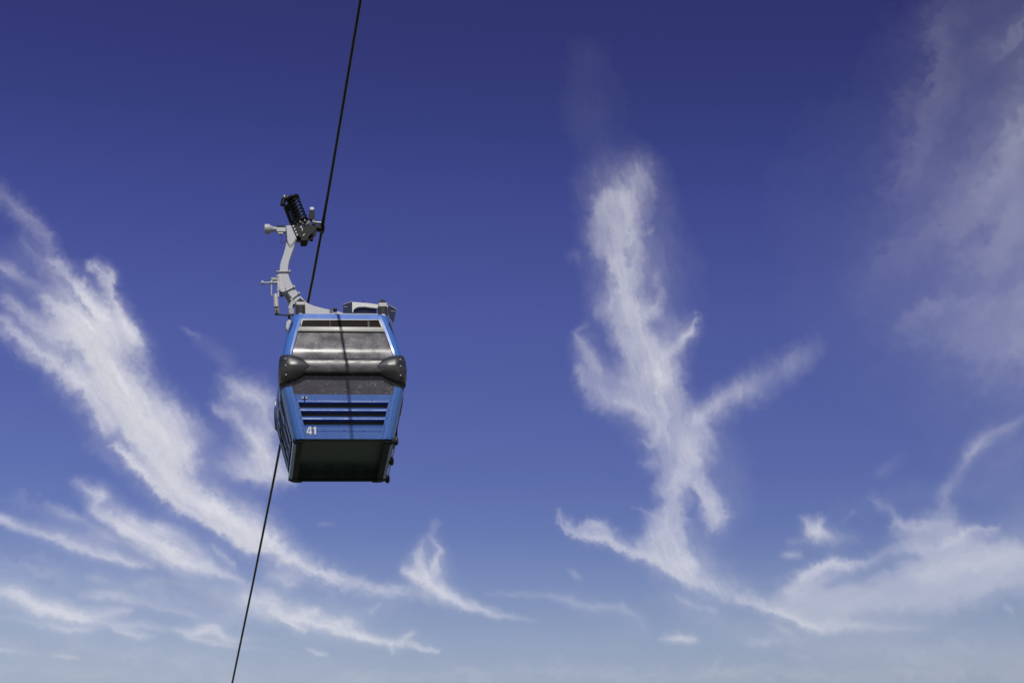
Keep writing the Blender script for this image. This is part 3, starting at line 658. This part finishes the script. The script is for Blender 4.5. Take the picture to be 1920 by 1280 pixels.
# ---------------------------------------------------------------- corner posts, one rounded extrusion at each corner
def post_path(z, o=0.0):
    hx, hy, i = HX(z), HY(z), IN(z)
    c = max(hx-.125, i+.03)
    pts = [(i+.002, hy-.012), (i+.002, hy+.004), (i+(c-i)*.5, hy+.006), (c-.006, hy+.007), (c, hy+.012), (c+.006, hy+.006)]
    rx, ry = hx-c-.006, .17
    for a in np.linspace(6, 90, 9):
        pts.append((c+.006+rx*math.sin(math.radians(a)), hy-ry+ry*math.cos(math.radians(a))+.004*math.cos(math.radians(a))))
    pts.append((hx, hy-.23)); pts.append((hx-.02, hy-.23))
    return pts
for s in FRONT_REAR:
    for sx in (-1, 1):
        zz = list(np.linspace(.012, 2.40, 27))
        rows = [[(sx*x, -s*y, z) for x, y in post_path(z)] for z in zz]
        for z, k in ((2.425, .012), (2.437, .035)):
            rows.append([(sx*(x-k), -s*(y-k), z) for x, y in post_path(2.40)])
        p = MB().grid(rows)
        if s == 1:
            for px, py in (((435, 576),) if sx < 0 else ((1517, 596),)):
                q = Q(500+px/6.736, 730+py/6.736, -HY(.05)); q.y -= .006; p.ball(q, .013, 8)
        p.build('corner_post', BLUE, car, smooth=30)

# ---------------------------------------------------------------- black bumper caps wrapping the corners
def wrap(t, z, out):
    """walk along the front face and round the corner; t is metres from x = 0"""
    hx, hy = HX(z), HY(z); c = hx-.16
    if t < c: return (t, hy+out)
    arc = .16*math.pi/2
    if t < c+arc:
        a = (t-c)/.16; return (c+(.16+out)*math.sin(a), hy-.16+(.16+out)*math.cos(a))
    return (hx+out, hy-.16-(t-c-arc))
for s in FRONT_REAR:
    for sx in (-1, 1):
        T0, TL = .545, .80
        def cap_point(t, v):
            k = (t-T0)/TL
            h = .262*(1-(1-min(1, k/.60))**1.75)**.72 if k < .80 else .262*math.sqrt(max(.01, 1-((k-.80)/.205)**2))
            h = max(h, .012); zc = 1.252+.024*(1-min(1, k/.5))
            bul = (1-abs(v)**2.0)*.80+.20*(1-abs(v))                    # rounded, with a faint ridge along the middle
            o = .055+.085*bul*min(1, .30+k*2.4)*max(0, 1-max(0, (k-.46)/.24)**1.2)
            if k > .62: o = max(.018, o-.035*min(1, (k-.62)/.12))
            if abs(v) > .999: o = -.01
            x, y = wrap(t, zc+v*h, o); return (sx*x, -s*y, zc+v*h)
        ts = [T0+TL*(1-math.cos(math.pi*k/34))/2 for k in range(35)]
        vs_ = [-1, -.985]+list(np.linspace(-.93, .93, 17))+[.985, 1]
        cap = MB().grid([[cap_point(t, v) for v in vs_] for t in ts]).build('bumper_cap', PLASTIC, car, smooth=70)
        for v in (.58, .02, -.60):
            p = Vector(cap_point(.955, v)); b = MB().tube([p+Vector((0, s*.02, 0)), p+Vector((0, -s*.006, 0)), p+Vector((0, -s*.012, 0))], [.017, .017, .010], 12)
            b.build('bolt', BOLTM, cap)
# dark joint under each cap, where the post splits
for s in FRONT_REAR:
    for sx in (-1, 1):
        rows = [[(sx*(x+(.004 if k else 0)), -s*(y+.004), z) for k, (x, y) in enumerate(post_path(z))] for z in (.925, .95, 1.0, 1.04)]
        MB().grid(rows).build('post_joint', SEAL, car)

# ---------------------------------------------------------------- sides with sliding doors
SIDE_SH = mat('blue_side_shade', (.085, .11, .30), .35, coat=.3, vary=.08)  # body blue with the side's shade put into its colour; assigned to nothing
for sx in (-1, 1):
    def sg(z0, z1, y0, y1, off=0.0, n=8):
        return [[(sx*(HX(z)+off), y0+(y1-y0)*k/4, z) for k in range(5)] for z in zsteps(z0, z1, n)]
    MB().grid(sg(2.25, 2.43, -.66, .66, -.012, 3)).build('side_header', BLUE, car, solid=.03)
    lowp = MB().grid(sg(.02, 2.25, -.88, .88, -.022, 20)).build('side_frame', SEAL, car, solid=.02)
    for dy in (-1, 1):
        y0, y1 = (.016, .76) if dy > 0 else (-.76, -.016)
        dr = MB().grid(sg(.10, .95, y0, y1, .006, 10)).grid(sg(2.12, 2.24, y0, y1, .006, 2))
        dr.grid(sg(.95, 2.12, y0, y0+.07, .006, 8)).grid(sg(.95, 2.12, y1-.07, y1, .006, 8))
        door = dr.build('sliding_door', BLUE2, car, solid=.022)
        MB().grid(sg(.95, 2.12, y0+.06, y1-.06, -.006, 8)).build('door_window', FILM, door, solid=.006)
        # pressed seams on the door leaf
        def on(y, z, o=.009): return (sx*(HX(z)+o), y, z)
        sm = MB(); ym = (y0+y1)/2
        sm.tube([on(ym-.22, z) for z in zsteps(.86, .56, 4)]+[on(ym-.05, .46), on(ym-.05, .14)], .010, 6)
        sm.tube([on(ym+.22, z) for z in zsteps(.86, .62, 4)]+[on(ym+.06, .50), on(ym+.06, .14)], .010, 6)
        sm.tube([on(y0+.06, z) for z in zsteps(.90, .14, 8)], .008, 6)
        sm.tube([on(y1-.06, z) for z in zsteps(.90, .14, 8)], .008, 6)
        sm.build('door_seam', SEAL, door)
        gr = MB().tube([on(ym-.02+.12*dy, z, .02) for z in zsteps(.62, .86, 5)], .014, 8)
        gr.build('door_grip', GALV, door)
    # bowed guide rail standing off the side
    yr = .25
    MB().tube([(sx*(HX(z)+o), yr, z) for z, o in ((.30, .0), (.33, .022), (.40, .034), (.50, .036), (.60, .034), (.68, .022), (.71, 0))], .011, 8).build('guide_rail', BLACK, car)
    # blue sill between the side and the floor frame
    MB().prism([(sx*.848, -.80, .03), (sx*.862, -.80, .03), (sx*.852, -.80, -.032), (sx*.80, -.80, -.036), (sx*.80, -.80, -.02), (sx*.838, -.80, -.018)], (0, 1.60, 0)).build('door_sill', ALU, car)
    # rubber rollers along the bottom edge
    if sx > 0:
        for y in (-.93, 0.0, .86):
            MB().tube([(sx*.84, y, -.01), (sx*.865, y, -.01), (sx*.885, y, -.01), (sx*.915, y, -.01), (sx*.925, y, -.01)], [.05, .072, .078, .07, .04], 16).build('side_roller', RUBBER, car)
    else:
        for y in (-.93, .86):
            MB().tube([(sx*.84, y, 0), (sx*.862, y, 0)], [.05, .045], 16).build('side_roller', RUBBER, car)
MB().tube([(.885, -.92, .01), (.90, -.5, .015), (.895, 0, .02), (.89, .85, .015)], .012, 8).build('bottom_rail', ALU, car)

# ---------------------------------------------------------------- floor seen from below
fb = MB()
FX, FY, T = .80, .955, .03
for sx in (-1, 1): fb.box((min(sx*.70, sx*FX), -.83, -T), (max(sx*.70, sx*FX), .83, .02))
fb.box((-.72, -.925, -.012), (.72, -.90, .02)); fb.box((-.72, .90, -T), (.72, FY, .02))
floor_frame = fb.build('floor_frame', FRAMEM, car, bevel=.006)
fp = MB(); fp.box((-.72, -.93, .15), (.72, .93, .17))
for sx in (-1, 1): fp.box((min(sx*.702, sx*.73), -.93, .0), (max(sx*.702, sx*.73), .93, .149))
for sy in (-1, 1): fp.box((-.70, min(sy*.902, sy*.93), .0), (.70, max(sy*.902, sy*.93), .149))
fp.build('floor_panel', UNDER, car)
for sx in (-1, 1):
    for sy in (-1, 1):
        zf = -.045 if sy > 0 else -.022
        pts = []
        for a in np.linspace(0, 90, 7):
            pts.append((sx*(.72+.125*math.sin(math.radians(a))), sy*(.85+(.118 if sy > 0 else .085)*math.cos(math.radians(a))), zf))
        pts = [(sx*.62, sy*(.968 if sy > 0 else .935), zf)]+pts+[(sx*.845, sy*.80, zf), (sx*.72, sy*.80, zf), (sx*.70, sy*.88, zf), (sx*.62, sy*.90, zf)]
        MB().prism(pts, (0, 0, .01-zf)).build('corner_foot', FRAMEM, car, bevel=.008)

# ---------------------------------------------------------------- roof
rows = []
for z, k in ((2.38, .03), (2.425, .03), (2.437, .055), (2.46, .12), (2.48, .26), (2.49, .5)):
    r = []; hx, hy, rr = HX(2.42)-k, HY(2.42)-k, max(.05, .2-k*.2)
    for q in range(4):
        cx = (hx-rr)*(1 if q in (0, 3) else -1); cy = (hy-rr)*(1 if q in (0, 1) else -1)
        for a in np.linspace(q*90, q*90+90, 6): r.append((cx+rr*math.cos(math.radians(a)), cy+rr*math.sin(math.radians(a)), z))
    rows.append(r)
rb = MB().grid(rows, True); n0 = len(rows)-1
rb.f.append(tuple(n0*24+k for k in range(24)))
rb.build('roof', BLUE, car, smooth=40)

# seats, seen dimly through the lower window
for s in (1, -1):
    MB().prism([(-.78, -s*.40, .42), (-.78, -s*.84, .42), (-.78, -s*.93, .98), (-.78, -s*.89, 1.0), (-.78, -s*.78, .50), (-.78, -s*.40, .48)], (1.56, 0, 0)).build('bench_seat', SEATM, car, bevel=.02)
MB().box((-.84, -.9, .172), (.84, .9, .19)).build('floor_board', BROWN, car)

# ---------------------------------------------------------------- number, latch
def poly_text(polys, name, ox, oz, w, h, y0z):
    mb = MB()
    for poly_ in polys:
        pts = []
        for u, v in poly_:
            z = oz+v*h; pts.append((ox+u*w, -HY(z)-.0065, z))
        mb.prism(pts, (0, .004, 0))
    return mb
zt, zb = Q(583, 800.2, -.98).z, Q(583, 814.3, -.97).z
xl, xr = Q(574.8, 807, -.98).x, Q(592.6, 807, -.98).x
W4 = xr-xl; H4 = zt-zb
four = [[(.26, 1), (.50, 1), (.50, .36), (.36, .36), (.36, .78), (.16, .36), (.50, .36), (.50, .16), (.0, .16), (.0, .38)],
        [(.36, 0), (.50, 0), (.50, .17), (.36, .17)], [(.495, .16), (.57, .16), (.57, .36), (.495, .36)]]
four = [[(.24, 1), (.38, 1), (.155, .355), (.0, .355)], [(0, .36), (0, .165), (.58, .165), (.58, .36)],
        [(.33, .62), (.50, .62), (.50, .361), (.33, .361)], [(.33, .164), (.50, .164), (.50, 0), (.33, 0)],
        [(.33, .621), (.50, .621), (.50, 1), (.38, 1), (.33, .86)]]
one = [[(.80, 0), (1.0, 0), (1.0, 1), (.86, 1), (.80, .90)], [(.68, .86), (.68, .70), (.799, .72), (.799, .90)]]
nb = poly_text(four+one, 'n', xl, zb, W4, H4, 0)
nb.build('number_41', LETTER, car, smooth=10)

q = Q(571, 745.5, -HY(.72)); y = -HY(q.z)-.004
lt = MB(); ring = []
lt.prism([(q.x+.052*math.cos(a), y, q.z+.022*math.sin(a)) for a in np.linspace(0, 2*math.pi, 17)[:-1]], (0, -.006, 0))
latch = lt.build('door_latch', GALV2, car, bevel=.002)
MB().tube([(q.x, y-.004, q.z-.002), (q.x, y-.035, q.z-.002)], .016, 12).tube([(q.x, y-.03, q.z+.012), (q.x, y-.034, q.z-.03)], .008, 8).build('latch_key', BLACK, latch)

# ---------------------------------------------------------------- suspension: arm, foot, dampers
def outline(left, right, y, d, name, m, parent=None, bevel=.004):
    pts = [Q(a, b, y) for a, b in left+right[::-1]]
    mb = MB()
    L = [Q(a, b, y) for a, b in left]; R = [Q(a, b, y) for a, b in right]
    D = Vector((0, d, 0)); n = len(L)
    mb.grid([[L[i], R[i], R[i]+D, L[i]+D] for i in range(n)], True)
    mb.f.append((0, 1, 2, 3)); e = 4*(n-1); mb.f.append((e+3, e+2, e+1, e))
    return mb.build(name, m, parent or car, bevel=bevel, smooth=40)
def smooth_pairs(prs, k=4):
    p = spline([(*a, *b) for a, b in prs], k)
    return [tuple(r[:2]) for r in p], [tuple(r[2:]) for r in p]
prs = [((536, 422.5), (545.5, 422)), ((536.6, 428), (550, 430)), ((537.4, 436), (555, 440)), ((537.8, 444), (557.5, 445)), ((537, 452), (555, 452)),
       ((534.5, 465), (550.5, 466)), ((530, 480), (545.5, 480)), ((526, 492), (542, 492)), ((524.2, 504), (540.4, 504)), ((524, 514), (541.2, 513)),
       ((526.5, 524), (543.5, 522)), ((531, 534), (547, 530)), ((537, 545), (552, 539)), ((543, 554), (558, 547)), ((551, 563), (566, 557)), ((557, 572), (573, 564.5))]
L_, R_ = smooth_pairs(prs)
arm = outline(L_, R_, -.07, .14, 'hanger_arm', GALV, bevel=.010)
# spreading foot that carries the cabin
fl, fr_ = smooth_pairs([((556, 563), (572, 564.5)), ((556, 573), (580, 569.5)), ((558, 584), (594, 574.5)), ((565, 592), (612, 578.8)), ((575, 600), (634, 583.2)), ((600, 606), (655, 592)), ((640, 612), (670, 606))], 3)
foot = outline(fl, fr_, -.09, .18, 'hanger_foot', GALV2, bevel=.008)
sp = MB()
q = Q(628, 580.5, -.1); sp.tube([q+Vector((-.035, 0, 0)), q+Vector((.035, 0, .01))], .03, 10)
sp.build('foot_pin', BLACK, foot)
# cradle frame above the roof joining arm foot and the four dampers
cf = MB()
for sy in (-1, 1): cf.box((-.74, sy*.56-.035, 2.505), (.70, sy*.56+.035, 2.535))
for x in (-.70, .66): cf.box((x-.035, -.52, 2.50), (x+.035, .52, 2.53))
cf.box((-.66, -.06, 2.50), (.62, .06, 2.56))
for x in (-.12, .22): cf.box((x-.05, -.09, 2.565), (x+.05, .09, 2.74))
cf.build('roof_cradle', GALV2, car, bevel=.006)
for sy in (-1, 1):
    for px in (563.1, 717.3):
        a = Q(px-8.4, 568.2 if px < 600 else 570, -.6); b = Q(px+8.4, 575.3 if px < 600 else 578.4, -.6)
        w = abs(b.x-a.x)/2; cx = (a.x+b.x)/2; z1, z0 = a.z, b.z; y = sy*.60
        d = MB().box((cx-w, y-.075, z0), (cx+w, y+.075, z1))
        dm = d.build('damper_block', GALV2, car, bevel=.012)
        db = MB().box((cx-w*1.02, y-.07, 2.47), (cx-w*.35, y+.07, z0-.002)).box((cx+w*.35, y-.07, 2.47), (cx+w*1.02, y+.07, z0-.002))
        db.build('damper_leg', BLACK, dm)
        MB().tube([(cx, y, 2.44), (cx, y, 2.505), (cx, y, 2.53), (cx, y, 2.538)], [.085, .075, .05, .02], 16).build('damper_seat', GALV2, dm)
        MB().tube([(cx, y, 2.50), (cx, y, z0+.004)], .085, 14).build('damper_rubber', RUBBER, dm)
        MB().tube([(cx, y, z1+.001), (cx, y, z1+.02), (cx, y, z1+.045), (cx, y, z1+.062), (cx, y, z1+.085)], [.075, .08, .062, .03, .022], 18).build('damper_top', RUBBER, dm)
# bracket pieces where arm meets foot, left side
bk = MB()
bk.tube([Q(546.5, 562, -.12), Q(552.5, 566, -.12)], .014, 8).tube([Q(549, 562, -.12), Q(541.5, 577, -.12), Q(545, 582, -.12)], .018, 8)
bk.prism([Q(*p, -.13) for p in ((549, 565), (554, 567), (548, 578), (542.5, 577.5))], (0, .04, 0))
bk.build('foot_bracket', GALV2, foot)
MB().prism([Q(*p, -.14) for p in ((549, 570), (554, 568), (554, 573), (548, 575))], (0, .03, 0)).build('bracket_cover', BLACK, foot)
MB().prism([Q(*p, -.15) for p in ((542, 579), (551, 578), (551.5, 588), (543, 589), (541.5, 585))], (0, .10, 0)).build('junction_box', mat('grey_plastic_box', (.28, .27, .27), .5), foot, bevel=.006)
MB().prism([Q(*p, -.2) for p in ((537, 603), (542, 598), (548, 602), (546, 612), (540, 619), (536, 615))], (0, .12, 0)).build('side_damper_plate', GALV2, foot, bevel=.006)
MB().tube([Q(541, 590, -.14), Q(543, 600, -.14)], .02, 8).build('damper_strut', BLACK, foot)

# U-bolt clamps round the arm
def clamp(a, b, parent, yb=-.085):
    A, B = Q(*a, yb), Q(*b, yb); m = MB().tube([A, B], .013, 8).ball(B, .028, 10).ball(A, .018, 8)
    C_, D_ = A+Vector((0, .17, 0)), B+Vector((0, .17, 0)); m.tube([A, C_, D_, B], .012, 8)
    m.build('arm_clamp', GALV2, parent)
clamp((519.5, 509), (543, 508.8), arm); clamp((531, 547.5), (551.5, 537.8), arm); clamp((545, 561.5), (560.5, 550), arm)
# sensor plate beside the arm
pl = MB().prism([Q(*p, -.11) for p in ((522.5, 513), (528, 514), (529, 524), (532.5, 534), (535.5, 544.5), (531, 548), (524.5, 545.5), (521.5, 530))], (0, .10, 0))
plate = pl.build('switch_bracket', GALV2, arm, bevel=.005)
MB().prism([Q(*p, -.10) for p in ((524.5, 546.5), (532, 546), (530, 553), (526, 553))], (0, .08, 0)).build('bracket_shoe', BLACK, arm)
MB().prism([Q(*p, -.09) for p in ((533, 551), (537, 550.5), (546, 564), (543, 569), (541.5, 566))], (0, .07, 0)).build('cable_clip', BLACK, arm)
MB().prism([Q(*p, -.15) for p in ((520.2, 516), (522.6, 516), (522.8, 556), (520.8, 556))], (0, .09, 0)).tube([Q(517.5, 516, -.15), Q(523.5, 519, -.15)], .012, 8).tube([Q(519, 545, -.15), Q(526, 542, -.15)], .012, 8).build('latch_plate', GALV2, arm)
rod = MB().tube([Q(521, 529.6, -.13), Q(513, 529.8, -.13)], .024, 12).tube([Q(513, 529.8, -.13), Q(492, 530.2, -.13)], .016, 12)
rod.ball(Q(509.3, 529.6, -.13), (.035, .035, .04), 12)
lever = rod.build('door_release_rod', GALV2, arm)
MB().ball(Q(492.2, 530.2, -.13), (.036, .036, .042), 14).build('rod_roller', GALV, lever)
MB().box(*[tuple(v) for v in (Q(508.6, 524.6, -.14), Q(519, 519.8, -.14)+Vector((0, .06, 0)))]).build('sensor_box', mat('khaki_sensor', (.30, .29, .25), .5), arm, bevel=.004)
MB().tube([Q(509.2, 532, -.13), Q(509, 553.6, -.13), Q(513, 555.2, -.13)], .0125, 8).build('link_rod', GALV2, lever)
cyl = MB().tube([Q(517.6, 551.5, -.13), Q(517.2, 556, -.13), Q(518.2, 576, -.13)], [.038, .042, .046], 14).build('door_actuator', GALV2, arm)
MB().prism([Q(*p, -.17) for p in ((514.9, 577), (524.8, 576.6), (524.4, 587.6), (515.4, 587.9))], (0, .08, 0)).build('actuator_end', mat('dark_grey_cap', (.10, .10, .10), .5), cyl, bevel=.005)
cp = spline([tuple(Q(*p, -.19)) for p in ((518.5, 581), (519.5, 586), (523, 589), (532, 590.6), (545, 591.5))], 6)
MB().tube([Vector(p) for p in cp], .0135, 8).build('actuator_hose', RUBBER, cyl)

# ---------------------------------------------------------------- guide roller at the top left of the arm
gr = MB().tube([Q(495.8, 429.4, 0), Q(496.6, 429.4, 0), Q(505.5, 429.4, 0), Q(506.5, 429.4, 0)], [.082, .09, .09, .084], 22)
gr.tube([Q(506.4, 429.6, 0), Q(507, 429.6, 0), Q(514.5, 429.8, 0), Q(518.5, 429.8, 0)], [.075, .068, .042, .04], 20)
guide = gr.build('guide_roller', GALV2, arm, smooth=45)
MB().tube([Q(518, 429.8, 0), Q(534, 430.4, 0)], .036, 16).box(tuple(Q(519, 433.5, -.05)), tuple(Q(535, 431.2, 0.05))).build('roller_axle', mat('dull_steel', (.30, .31, .30), .35, metal=.6), guide)
MB().box(tuple(Q(518.8, 427.6, -.045)), tuple(Q(533, 425.5, .02))).build('axle_cover', BLACK, guide)
MB().prism([Q(*p, -.05) for p in ((520, 435.5), (532, 435.5), (530, 438), (523, 438))], (0, .05, 0)).build('axle_nut_plate', GALV2, guide)
c1 = spline([tuple(Q(*p, -.09)) for p in ((524.5, 438.5), (527.5, 441), (529, 445), (527, 449), (525.5, 452.5), (528, 455.2), (532, 455), (536, 451), (538, 446), (536.5, 439))], 5)
c2 = spline([tuple(Q(*p, -.092)) for p in ((536.5, 437), (537.5, 447), (540.5, 456), (544, 460.3), (548.5, 457), (553, 451.5), (555.5, 446))], 5)
MB().tube([Vector(p) for p in c1], .0055, 6).build('sensor_wire', RUBBER, guide)
MB().tube([Vector(p) for p in c2], .0055, 6).build('sensor_wire', RUBBER, arm)

# ---------------------------------------------------------------- grip: springs, body, lever, jaws
def helix(a, b, r, turns, wire, n=22):
    a, b = Vector(a), Vector(b); ax = (b-a); L = ax.length; ax.normalize(); u = ax.cross(Vector((0, 1, 0))).normalized(); v = ax.cross(u)
    return [a+ax*L*(i/(turns*n))+(u*math.cos(2*math.pi*i/n)+v*math.sin(2*math.pi*i/n))*r for i in range(int(turns*n)+1)]
gb = MB()
gb.prism([Q(*p, -.10) for p in ((547, 421), (560, 423), (572, 424), (583, 421), (592, 424), (594, 431), (588, 437), (583, 439.5), (579, 444), (577.5, 449.5), (573, 451.2), (564.5, 451.2), (563, 445), (559, 442.5), (557.5, 446), (553, 436))], (0, .24, 0))
grip = gb.build('cable_grip', BLACK, car, bevel=.008)
# serrated plate on top of the arm
tp = MB()
for i in range(4):
    x, y = 549.6+i*2.35, 424+i*5.4
    tp.prism([Q(*p, -.115) for p in ((x-1.5, y-1.1), (x+2.0, y-1.6), (x+.9, y+2.0))], (0, .012, 0))
tp.build('white_tooth_mark', LETTER, grip)
tp = MB()
tp.prism([Q(*p, -.112) for p in ((562.5, 424.5), (566.5, 424), (565.5, 427), (563, 427.4))], (0, .010, 0)).prism([Q(*p, -.112) for p in ((566.8, 427.5), (568.4, 428.5), (566.5, 434), (565.8, 431))], (0, .010, 0)).prism([Q(*p, -.112) for p in ((567.5, 441), (571.5, 437.5), (572, 439), (568.5, 442.5))], (0, .010, 0))
tp.build('bright_edge', GALV2, grip)
for k, (a, b, y) in enumerate((((548.6, 371.5), (565.2, 413.5), -.02), ((544, 387), (556, 419), .26))):
    A, B = Q(*a, y), Q(*b, y)
    hx_ = helix(A, B, .108, 7.0, .018)
    spg = MB().tube(hx_, .0165, 8).build('coil_spring', BLACK, grip, smooth=60)
    MB().tube([A-(B-A)*.03, B+(B-A)*.03], .030, 12).build('spring_rod', BLACK, spg)
    for e, o in ((A, -1), (B, 1)):
        d = (B-A).normalized()
        MB().tube([e-d*.015, e+d*.02], .125, 22).build('spring_seat', BLACK, spg, bevel=.004)
bd = (Q(565.2, 413.5, -.02)-Q(548.6, 371.5, -.02)).normalized(); cB = Q(566.3, 416.5, -.03)
rg = MB()
for k in range(6):
    a = k*math.pi/3; u = bd.cross(Vector((0, 1, 0))).normalized(); v = bd.cross(u); p = cB+(u*math.cos(a)+v*math.sin(a))*.085
    rg.tube([p, p+bd*.03], .014, 8)
rg.tube([cB, cB+bd*.06], .03, 12)
rg.build('seat_bolt', GALV2, grip)
kn = MB().ball(Q(533.3, 370.2, 0), (.05, .05, .055), 14).build('grip_knob', mat('worn_steel', (.16, .17, .18), .3, metal=.5), grip)
MB().tube([Q(532.5, 373, 0), Q(529.8, 385, 0)], .045, 14).build('knob_sleeve', BLACK, kn)
MB().tube([Q(535, 371, 0), Q(541, 370, 0)], .03, 10).build('knob_pin', BLACK, kn)
lv = MB().prism([Q(*p, -.06) for p in ((580.6, 392.5), (590, 392.5), (589.5, 411), (578.6, 411))], (0, .11, 0)).build('grip_lever', BLACK, grip, bevel=.006)
MB().prism([Q(*p, -.062) for p in ((580.8, 388), (588.6, 388), (589.2, 393.5), (581, 393.5))], (0, .10, 0)).build('lever_roller', mat('pale_steel', (.42, .42, .46), .35, metal=.3), lv, bevel=.004)
MB().prism([Q(*p, -.05) for p in ((580, 436), (587, 434), (587.2, 448.5), (581.8, 449))], (0, .09, 0)).build('grip_foot', BLACK, grip, bevel=.006)
rl = MB().tube([Q(584.6, 419.6, -.03), Q(585.4, 419.6, -.03), Q(590, 420.4, -.03), Q(591, 420.4, -.03)], [.078, .085, .085, .078], 18).build('grip_wheel', mat('dark_steel', (.07, .07, .08), .4, metal=.3), grip)
MB().tube([Q(590.5, 417.5, -.03), Q(602, 418, -.03)], .024, 12).build('jaw_shaft', mat('shaft_steel', (.20, .20, .20), .35, metal=.5), grip)
MB().prism([Q(*p, -.04) for p in ((572, 417), (577, 414), (580, 411.5), (582, 414), (581, 418), (576, 421), (568, 424), (570, 420))], (0, .06, 0)).build('grip_yoke', mat('mid_grey_steel', (.12, .12, .12), .45, metal=.4), grip, bevel=.004)
jw = MB().prism([Q(*p, -.06) for p in ((588, 420.5), (598, 421.5), (604, 416), (608.5, 420.5), (609.2, 427), (607.5, 431.5), (604.8, 431), (602, 428.6), (599, 428.2), (595, 427.5), (592, 429.5), (588, 431))], (0, .15, 0))
jw.build('grip_jaw', BLACK, grip, bevel=.008)

# ---------------------------------------------------------------- roof equipment box with dark end panels
yb = -.30
so_ = MB()
so_.prism([Q(*p, yb) for p in ((660.3, 584.5), (660.3, 565.8), (676, 567), (694, 568.4), (705.5, 570), (727.5, 572.2), (727.5, 577), (704, 577.4), (696, 576.6), (684, 575), (672, 575.4), (666.5, 577.5), (662.8, 581), (662.8, 586))], (0, .05, 0))
sf = so_.build('solar_unit_frame', WHITE, car, bevel=.004)
MB().prism([Q(*p, yb+.06) for p in ((660.8, 592), (661, 572), (672, 574), (690, 574), (706, 576), (706, 592))], (0, .50, 0)).build('solar_unit_box', DARKBLUE, sf)
def flat(pts, name, m, d=(0, .03, 0)): return MB().prism(pts, d).build(name, m, sf, bevel=.003)
flat([Q(*p, yb+.02) for p in ((643.6, 570.8), (660.1, 565.4))]+[Q(660.1, 590, yb+.02), Q(643.2, 590, yb+.02)], 'solar_panel', DARKBLUE)
flat([Q(*p, yb-.05) for p in ((727.4, 572.3), (731, 573), (742.8, 580), (738, 605.5), (733.6, 600), (729, 590), (727.4, 585))], 'solar_panel', DARKBLUE)
for tr in ([(727.5, 572.0), (731, 572.7), (743, 579.8)], [(733.5, 583.3), (741, 584)]):
    MB().tube([Q(*p, yb-.055) for p in tr], .006, 6).build('panel_trim', GALV2, sf)
for tr in ([(643.4, 570.6), (660.3, 565.2)], [(645, 575), (651, 575.3)]):
    MB().tube([Q(*p, yb+.015) for p in tr], .006, 6).build('panel_trim', GALV2, sf)
MB().tube([Q(681.5, 567, yb), Q(681.5, 563.6, yb)], .005, 6).build('antenna', BLACK, sf)

# ---------------------------------------------------------------- haul rope
RAZ = math.radians(9.9)
gq = Q(604.5, 425, 0); G = MW @ gq; Gn = np.array(G)
nrm = np.array([math.cos(RAZ), math.sin(RAZ), 0]); dr = np.array([-math.sin(RAZ), math.cos(RAZ), 0])
key = []
for p in ((676, 0), (641, 210), (615.8, 360), (604.5, 425), (588.8, 510), (551, 700), (513, 900), (474.8, 1090), (439.5, 1260)):
    r = ray(*p); t = ((Gn-CAM) @ nrm)/(r @ nrm); P = CAM+r*t; key.append(((P-Gn) @ dr, P[2]))
ks = np.array(key)
s0, z0_ = ks[0]; sl0 = (ks[1][1]-ks[0][1])/(ks[1][0]-ks[0][0])
s1, z1_ = ks[-1]; sl1 = (ks[-1][1]-ks[-2][1])/(ks[-1][0]-ks[-2][0])
ext = [(-70, z0_+sl0*(-70-s0)*1.05), (-20, z0_+sl0*(-20-s0)*1.01)]+[tuple(k) for k in ks]+[(60, z1_+sl1*(60-s1)), (160, z1_+sl1*(160-s1)+2)]
xs = np.array([e[0] for e in ext]); zs = np.array([e[1] for e in ext])
S = np.concatenate([np.arange(-70, -9, .4), np.arange(-9, 26, .022), np.arange(26, 160, .4)])
zz = np.interp(S, xs, zs)
ker = np.exp(-(np.linspace(-2, 2, 61))**2); ker /= ker.sum()
mid = (S > -9) & (S < 26)
zs2 = np.convolve(np.pad(zz[mid], 30, mode='edge'), ker, mode='valid')
e = 60; zmid = zz[mid].copy(); zmid[e:-e] = zs2[e:-e]; zz[mid] = zmid
Rr = .0255; NS = 24; ang = 2*np.pi*np.arange(NS)/NS
rows = []
V = np.zeros((len(S), NS, 3))
tz = np.gradient(zz, S)
for i, (s, z) in enumerate(zip(S, zz)):
    t = dr+np.array([0, 0, tz[i]]); t /= np.linalg.norm(t); side = nrm; upv = np.cross(side, t)
    fat = 1+.42*math.exp(-((s)/.22)**2) if abs(s) < 1 else 1
    fat = fat if s < .35 else 1
    rad = Rr*fat*(1+.11*np.abs(np.cos(3*(ang-2*np.pi*s/.42)))-.05)
    V[i] = Gn+dr*s+np.array([0, 0, z-Gn[2]])+np.cos(ang)[:, None]*rad[:, None]*side+np.sin(ang)[:, None]*rad[:, None]*upv
org = np.array(Gn); vv = (V-org).reshape(-1, 3)
ii = np.arange(len(S)-1)[:, None]*NS; kk = np.arange(NS)[None, :]; k2 = (kk+1) % NS
F4 = np.stack([ii+kk, ii+k2, ii+NS+k2, ii+NS+kk], -1).reshape(-1, 4)
me = bpy.data.meshes.new('haul_cable'); me.vertices.add(len(vv)); me.vertices.foreach_set('co', vv.astype(np.float32).ravel())
me.loops.add(F4.size); me.loops.foreach_set('vertex_index', F4.astype(np.int32).ravel())
me.polygons.add(len(F4)); me.polygons.foreach_set('loop_start', np.arange(0, F4.size, 4, dtype=np.int32)); me.update(calc_edges=True); me.validate()
me.shade_smooth(); me.materials.append(mat('greased_wire_rope', (.022, .026, .028), .42, metal=.2, spec=.4))
rope = bpy.data.objects.new('haul_cable', me); rope.location = org; scene.collection.objects.link(rope)
rope['label'] = 'black twisted steel cable crossing the sky from the top edge down to the bottom left'
rope['category'] = 'cable'
